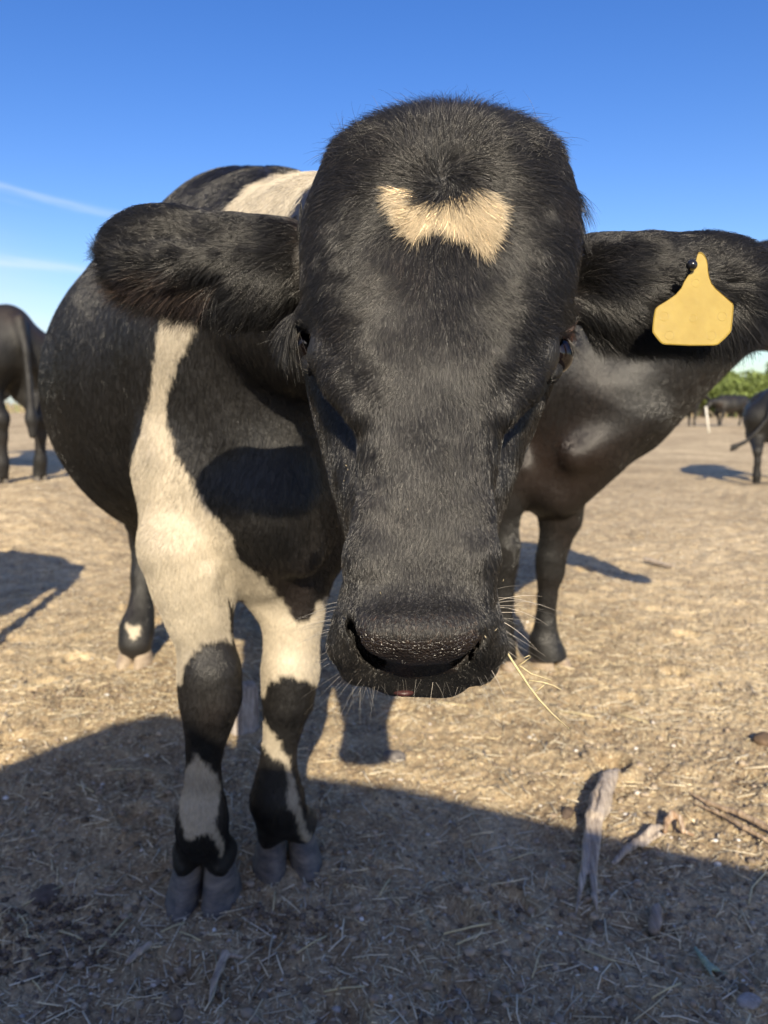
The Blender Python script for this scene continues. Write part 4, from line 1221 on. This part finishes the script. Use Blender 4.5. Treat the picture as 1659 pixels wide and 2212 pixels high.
for k in range(3):
    blobs = [(rg.normal(0, 1.0), rg.normal(0, .8), 1.9 + rg.normal(0, .5), .55 + .45 * rg.random()) for _ in range(16)]
    crowns.append((new_mesh('crown', *leaf_cloud(blobs, 5200, .13, rg), smooth=False), blobs))
def tube(pts, rad, m_=8):
    pts = np.array(pts, float); V = []; F_ = []
    for i, p in enumerate(pts):
        t = pts[min(i + 1, len(pts) - 1)] - pts[max(i - 1, 0)]; t /= np.linalg.norm(t) + 1e-9
        a = np.cross(t, [0, 0, 1.0]); 
        if np.linalg.norm(a) < .1: a = np.cross(t, [1.0, 0, 0])
        a /= np.linalg.norm(a); b_ = np.cross(t, a)
        for j in range(m_):
            an = 2 * math.pi * j / m_
            V.append(p + (a * math.cos(an) + b_ * math.sin(an)) * rad[i])
    for i in range(len(pts) - 1):
        for j in range(m_): F_.append((i * m_ + j, i * m_ + (j + 1) % m_, (i + 1) * m_ + (j + 1) % m_, (i + 1) * m_ + j))
    F_.append(tuple(reversed(range(m_)))); F_.append(tuple(range((len(pts) - 1) * m_, len(pts) * m_)))
    return V, F_
def merge(parts):
    V = []; F_ = []
    for v_, f_ in parts:
        o_ = len(V); V += list(v_); F_ += [tuple(i + o_ for i in f) for f in f_]
    return V, F_
trunks = []
for me_, blobs in crowns:
    pr = [tube([(0, 0, -.2), (.05, 0, .6), (0, .05, 1.3)], [.13, .10, .07])]
    for b_ in blobs[:7]: pr.append(tube([(0, 0, .8), (b_[0] * .5, b_[1] * .5, 1.2), b_[:3]], [.06, .045, .015], 5))
    me = new_mesh('trunk', *merge(pr)); me.materials.append(M_BARK); me_.materials.append(M_LEAF); trunks.append(me)
kinds = ['green bushy tree at the field edge, %s']
spots = [(1512, 60, 1.0, 'half hidden by the black neck'), (1548, 66, 1.15, 'second from the left of the row'), (1585, 58, 0.98, 'behind the distant grazing cow'), (1618, 62, 1.2, 'tallest, just left of the small cow'), (1655, 60, 1.05, 'cut by the right edge')]
for i, (dx_, dist_, sc_, wh) in enumerate(spots):
    x_ = (dx_ - 829.5) / FD * dist_
    t_o = empty('tree', (x_, dist_, float(ground_h(np.array([x_]), np.array([float(dist_)]))[0])), i * 1.7); t_o.scale = (sc_,) * 3
    tag(t_o, kinds[0] % wh, 'tree', 'trees along the far edge of the field')
    for nm, dat in (('crown', crowns[i % 3][0]), ('trunk', trunks[i % 3])):
        c_o = bpy.data.objects.new(nm, dat); c_o.parent = t_o; C.objects.link(c_o)
# low dry brush along the far edge
n = 5200
bx = RNG.uniform(-60, 75, n); by = 66 + RNG.normal(0, 4, n); bh = 0.25 + 0.8 * RNG.random(n) ** 2
base_ = np.stack([bx, by, ground_h(bx, by)], -1)
tip_ = base_ + np.stack([RNG.normal(0, .25, n), RNG.normal(0, .25, n), bh], -1)
sd = np.array([1.0, 0, 0]) * .05
V = np.stack([base_ - sd, base_ + sd, tip_ + sd * .4, tip_ - sd * .4], 1).reshape(-1, 3)
bc = np.where(RNG.random((n, 1)) < .35, np.array([[0.12, 0.17, 0.05]]), np.array([[0.24, 0.19, 0.12]])) * (0.6 + .7 * RNG.random((n, 1)))
o = link('dry_brush', new_mesh('dry_brush', V, np.arange(4 * n).reshape(-1, 4), np.repeat(bc, 4, 0), False), M_LEAF)
tag(o, 'low dry brush and weeds along the far edge of the field', 'brush', kind='stuff')
M_PALE = plain('pale post', (0.6, 0.58, 0.52), 0.7)
p0 = W(1524.7, 878, 26); p1 = G(1534.5, 906); p1 = np.array([(p0[0] + .16), 26.0, -0.05])
o = link('leaning_post', new_mesh('leaning_post', *tube([p0, (np.array(p0) + p1) / 2, p1], [.035, .035, .04])), M_PALE)
tag(o, 'thin white post leaning left of the distant grazing cow', 'post')

# ------------------------------------------------------------------ sticks, bark, stones
def wood_mat(name, c1, c2, c3, ang, sc=(260, 14, 60)):
    m, t, b = mat_base(name)
    tc_n = t.nodes.new('ShaderNodeTexCoord'); r_ = t.nodes.new('ShaderNodeMapping'); r_.inputs['Rotation'].default_value = (0, 0, ang)
    s_ = t.nodes.new('ShaderNodeMapping'); s_.inputs['Scale'].default_value = sc
    t.links.new(tc_n.outputs['Object'], r_.inputs[0]); t.links.new(r_.outputs[0], s_.inputs[0])
    n = noise_node(t, 1.0, 4, 0.6, s_.outputs[0], 0.4); n2 = noise_node(t, 30, 3, 0.5, mapped(t))
    c = ramp(t, n.outputs[0], [(0.3, c1), (0.5, c2), (0.7, c3)])
    c = mixc(t, 0.6, c, ramp(t, n2.outputs[0], [(0.35, (0.75, 0.7, 0.65)), (0.65, (1.15, 1.15, 1.15))]), 'MULTIPLY')
    t.links.new(c, b.inputs['Base Color']); b.inputs['Roughness'].default_value = 0.85; b.inputs['Specular IOR Level'].default_value = 0.2
    bump(t, b, n.outputs[0], 0.9, 0.004)
    return m
def gp(a, b, h=0.0):
    g_ = G(a, b); return np.array([g_[0], g_[1], gz(g_[0], g_[1]) + h])
M_DRIFT = wood_mat('weathered wood', (0.17, 0.14, 0.12), (0.42, 0.36, 0.30), (0.58, 0.50, 0.41), 0.18)
def wood_piece(name, chains, label, cat, mat, res=0.0026, k=0.006, rough=0.004, cuts=()):
    pts = np.array([p[:3] for ch in chains for p in ch]); r_ = max(p[3] for ch in chains for p in ch)
    F = Field(pts.min(0) - r_ - .015, pts.max(0) + r_ + .015, res)
    for ch in chains: F.chain(ch, k)
    for ch in cuts: F.chain(ch, .003, sub=True)
    v_, q_ = F.mesh(); v_ = relax(v_, q_, 1); n_ = vnormals(v_, q_)
    v_ = v_ + n_ * (rough * fbm(v_ * np.array([1, .22, 1]), 70, 3, 12))[:, None]
    b_ = pts.mean(0)
    o = link(name, new_mesh(name, v_ - b_, q_), mat); o.location = [float(t) for t in b_]
    tag(o, label, cat); return o
def ch(lst): return [(*gp(a, b, h + .007), r_) for a, b, h, r_ in lst]
wood_piece('driftwood', [
    ch([(1332, 1655, .012, .013), (1312, 1700, .020, .020), (1296, 1750, .026, .022), (1283, 1795, .026, .020)]),
    ch([(1318, 1690, .016, .016), (1300, 1760, .02, .018), (1276, 1800, .02, .012)]),
    ch([(1274, 1795, .026, .011), (1268, 1840, .022, .010), (1262, 1890, .015, .008), (1250, 1950, .008, .005), (1243, 1985, .003, .0015)]),
    ch([(1290, 1795, .028, .012), (1287, 1850, .022, .0095), (1281, 1900, .015, .0075), (1284, 1950, .008, .0045), (1291, 1983, .003, .0012)])],
    'grey weathered piece of driftwood, split into two pointed prongs at its lower end', 'driftwood', M_DRIFT,
    cuts=[ch([(1300, 1700, .045, .003), (1290, 1760, .05, .004), (1281, 1800, .05, .005)])])
b_ = gp(527, 1575)
F = Field(b_ + np.array([-.07, -.06, -.03]), b_ + np.array([.07, .10, .15]), .003)
F.chain([(b_[0] - .012, b_[1], -.01, .030), (b_[0] - .014, b_[1] + .02, .115, .026)], .01); F.chain([(b_[0] + .018, b_[1] + .01, -.01, .026), (b_[0] + .012, b_[1] + .03, .11, .026)], .01)
for k in range(6):
    F.cap((b_[0] - .03 + .012 * k, b_[1] - .026, 0), (b_[0] - .032 + .012 * k, b_[1] - .004, .13), .003, .003, .003, sub=True)
v_, q_ = F.mesh(); n_ = vnormals(v_, q_); v_ = v_ + n_ * (.004 * fbm(v_ * np.array([1, 1, .25]), 60, 3, 14))[:, None]
o = link('wood_block', new_mesh('wood_block', v_ - b_, q_), wood_mat('grey block wood', (0.16, 0.14, 0.13), (0.30, 0.27, 0.25), (0.42, 0.39, 0.36), 0, (120, 120, 9)))
o.location = [float(t) for t in b_]; tag(o, 'cracked grey wooden stump standing between the front legs of the spotted cow', 'wood')
wood_piece('twig', [ch([(1325, 1868, .006, .004), (1352, 1845, .010, .0075), (1385, 1822, .012, .009), (1410, 1803, .014, .0095), (1428, 1795, .012, .006)]), ch([(1385, 1835, .008, .004), (1422, 1812, .01, .005), (1436, 1806, .006, .003)])],
    'short forked twig right of the driftwood, half in the shadow', 'twig', M_DRIFT)
wood_piece('bark_curl', [ch([(1436, 1800, .006, .005), (1440, 1782, .018, .007), (1452, 1772, .026, .008), (1468, 1778, .022, .006), (1475, 1796, .008, .005), (1497, 1803, .004, .003)])],
    'curled scrap of orange brown bark at the upper end of the forked twig', 'bark', wood_mat('bark scrap', (0.20, 0.12, 0.07), (0.38, 0.26, 0.17), (0.58, 0.50, 0.40), 0.3))
M_BARKS = wood_mat('bark strip', (0.22, 0.16, 0.11), (0.36, 0.27, 0.19), (0.48, 0.38, 0.28), -0.9, (20, 220, 60))
wood_piece('bark_strip', [ch([(1485, 1712, .003, .0015), (1530, 1735, .010, .0055), (1600, 1768, .012, .0075), (1680, 1812, .012, .008), (1740, 1845, .008, .006)])], 'long thick strip of brown bark running to the right edge', 'bark', M_BARKS)
wood_piece('bark_strip', [ch([(1495, 1732, .003, .0015), (1545, 1757, .006, .0035), (1610, 1798, .007, .0045), (1680, 1836, .006, .004)])], 'thinner bark splinter just below the long bark strip', 'bark', M_BARKS)
wood_piece('wood_chip', [ch([(1419, 1972, .010, .0085), (1416, 1992, .011, .011), (1415, 2012, .008, .009)]), ch([(1413, 1975, .008, .007), (1410, 2008, .008, .008)])], 'flat brown wood chip lying in the shade right of the driftwood prongs', 'wood', wood_mat('chip wood', (0.20, 0.16, 0.13), (0.30, 0.25, 0.21), (0.40, 0.34, 0.29), 0))
M_GREEN = plain('faded green twine', (0.28, 0.36, 0.28), 0.7, 0.3, 300, 0.35)
wood_piece('twine', [ch([(1502, 2048, .005, .0045), (1520, 2078, .007, .0055), (1545, 2098, .007, .0035), (1575, 2112, .003, .0012)]), ch([(1512, 2062, .006, .004), (1530, 2095, .006, .0035), (1545, 2130, .003, .0015)])], 'frayed pale green scrap of twine on the shaded soil at lower right', 'twine', M_GREEN)
wood_piece('stick', [ch([(486, 2072, .010, .0065), (477, 2100, .010, .007), (463, 2140, .008, .0055), (452, 2178, .003, .002)]), ch([(484, 2076, .010, .004), (525, 2078, .005, .002)])], 'short forked grey stick lying at the bottom of the picture, left of the middle', 'stick', M_DRIFT)
wood_piece('stick', [ch([(325, 2058, .006, .0045), (300, 2075, .007, .0055), (276, 2094, .004, .004)])], 'stubby straight stick on the shaded soil at lower left', 'stick', M_DRIFT)
wood_piece('stick', [ch([(1392, 1215, .02, .012), (1420, 1222, .02, .014), (1452, 1232, .014, .010)])], 'pale broken stick lying in the sun beyond the big black cow', 'stick', M_DRIFT, res=.005)
def stone(at, s, label, col, flat=.6, seed=0, nm='stone', cat='stone'):
    v_, f_ = uv_ellipsoid((0, 0, 0), (1, 1, 1), 22, 14)
    v_ = v_ * (1 + .28 * fbm(v_ + seed, 1.3, 3, seed))[:, None] * np.array(s)
    o = link(nm, new_mesh(nm, v_, f_), plain(nm + ' surface', col, .85, .2, 90, .35, .8, .003)); o.location = [float(t) for t in at]; o.rotation_euler = (0, 0, seed)
    tag(o, label, cat); return o
stone(gp(1226, 1757, .006), (.022, .014, .014), 'rounded dark brown stone touching the left side of the driftwood', (0.10, 0.075, 0.06), seed=1)
stone(gp(1618, 2166, .004), (.015, .022, .008), 'flat pale grey stone near the lower right corner', (0.34, 0.31, 0.29), seed=2)
stone(gp(850, 1643, .008), (.034, .026, .018), 'grey oval stone in the dark shadow below the muzzle', (0.16, 0.145, 0.135), seed=3)
stone(gp(1652, 1600, .006), (.045, .03, .022), 'dark crumbly clod at the right edge in the sun', (0.13, 0.09, 0.06), seed=4, nm='clod', cat='clod')
stone(gp(95, 1935, .0), (.034, .03, .011), 'smooth dark clod near the left edge below the shadow line', (0.13, 0.10, 0.08), seed=5, nm='clod', cat='clod')
def heap(at, rad, n, label, col, seed):
    rg = np.random.default_rng(seed); V = []; F_ = []
    for _ in range(n):
        r_ = rad * math.sqrt(rg.random()); a = rg.random() * 6.28; s = .002 + .004 * rg.random() ** 2
        v_, f_ = uv_ellipsoid((0, 0, 0), (1, 1, 1), 8, 6)
        v_ = v_ * (1 + .5 * rg.random((len(v_), 1))) * s; v_[:, 2] *= .7
        x_, y_ = at[0] + r_ * math.cos(a) * 1.3, at[1] + r_ * math.sin(a)
        v_ += np.array([x_ - at[0], y_ - at[1], gz(x_, y_) - at[2] + .004 + .01 * (1 - r_ / rad) * rg.random()])
        F_ += [tuple(i + len(V) for i in f) for f in f_]; V += list(v_)
    o = link('dung_or_shade_pile', new_mesh('dung_or_shade_pile', np.array(V), F_), plain('dung', col, .9, .2, 120, .5, .8, .003)); o.location = [float(t) for t in at]  # shared by real dung and the crumbs that stand in for a shadow
    tag(o, label, kind='stuff')
heap(gp(92, 2030), .11, 260, 'crumbled dark dung spread in the shade at lower left', (0.13, 0.10, 0.08), 3)
heap(gp(610, 1995), .07, 70, 'small dark dung crumbs below the rear front hoof', (0.16, 0.125, 0.095), 4)
heap(gp(165, 1505), .13, 120, 'dark crumbs in place of a soft shadow at the left, before the hind hoof', (0.19, 0.145, 0.105), 6)  # soft shadow on the soil, imitated by dark crumbs
# long single straws, and the stalk in the mouth
M_STALK = plain('stalk', (0.62, 0.53, 0.31), 0.5, 0.4, 400, 0.25)
ST = [((48, 1962), (136, 1919)), ((232, 1661), (330, 1662)), ((212, 2070), (212, 2058), (284, 1975)), ((90, 2142), (70, 2120)), ((42, 1990), (58, 2010), (62, 2042)), ((166, 1696), (202, 1714)), ((348, 2012), (400, 1992)), ((590, 1965), (594, 1930)), ((388, 2016), (434, 2042)),
      ((1100, 1858), (1160, 1835)), ((1245, 2020), (1258, 2045), (1330, 2078)), ((1408, 2164), (1470, 2128)), ((820, 1948), (842, 1900)), ((958, 2035), (1085, 1995), (1090, 1988), (985, 2050)), ((640, 2070), (705, 2030)), ((700, 2150), (788, 2146)), ((1618, 1950), (1625, 1915), (1655, 1890)), ((120, 2012), (185, 2030)), ((1330, 1545), (1400, 1560)), ((930, 1522), (1010, 1528)), ((1205, 1540), (1290, 1552)), ((1150, 2105), (1168, 2050))]
for s_ in ST:
    pts_ = [gp(a, b, .006) for a, b in s_]
    b_ = pts_[0]
    dense = []
    for i in range(len(pts_) - 1):
        for t in (0, .5): dense.append(pts_[i] * (1 - t) + pts_[i + 1] * t)
    dense.append(pts_[-1]); dense = [p + np.array([0, 0, .002 * math.sin(i * 2.1)]) for i, p in enumerate(dense)]
    r_ = .0013 + .0006 * random.random()
    o = link('straw_stalk', new_mesh('straw_stalk', *tube([p - b_ for p in dense], [r_] * len(dense), 6)), M_STALK)
    o.location = [float(t) for t in b_]
    tag(o, 'single long thin straw stalk lying loose on the soil', 'straw', 'long straws on the ground')
def z2(a, b, d): return P((900 + a * .66305) * .6636, (1200 + b * .66305) * .6636, d)
main_ = [z2(1085, 1330, .655), z2(1120, 1372, .652), z2(1155, 1430, .652), z2(1195, 1492, .655), z2(1240, 1560, .66), z2(1290, 1625, .665), z2(1350, 1690, .672), z2(1440, 1772, .68)]
parts_ = [tube(main_, [.0008, .0009, .0009, .0011, .0008, .0009, .0007, .0004], 7)]
for br in ([z2(1190, 1455, .654), z2(1250, 1497, .652), z2(1350, 1530, .65)], [z2(1240, 1530, .658), z2(1310, 1540, .655), z2(1360, 1555, .652), z2(1398, 1577, .65)], [z2(1180, 1465, .654), z2(1215, 1440, .65), z2(1248, 1415, .648), z2(1240, 1408, .646), z2(1215, 1420, .646)], [z2(1270, 1590, .664), z2(1330, 1540, .66)]):
    parts_.append(tube(br, list(np.linspace(.0006, .0003, len(br))), 6))
b_ = main_[0]
v_, f_ = merge(parts_)
o = link('hay_stalk', new_mesh('hay_stalk', np.array(v_) - b_, f_), M_STALK); o.location = [float(t) for t in b_]
tag(o, 'branching yellow hay stalk hanging from the right corner of the cow mouth', 'hay stalk')
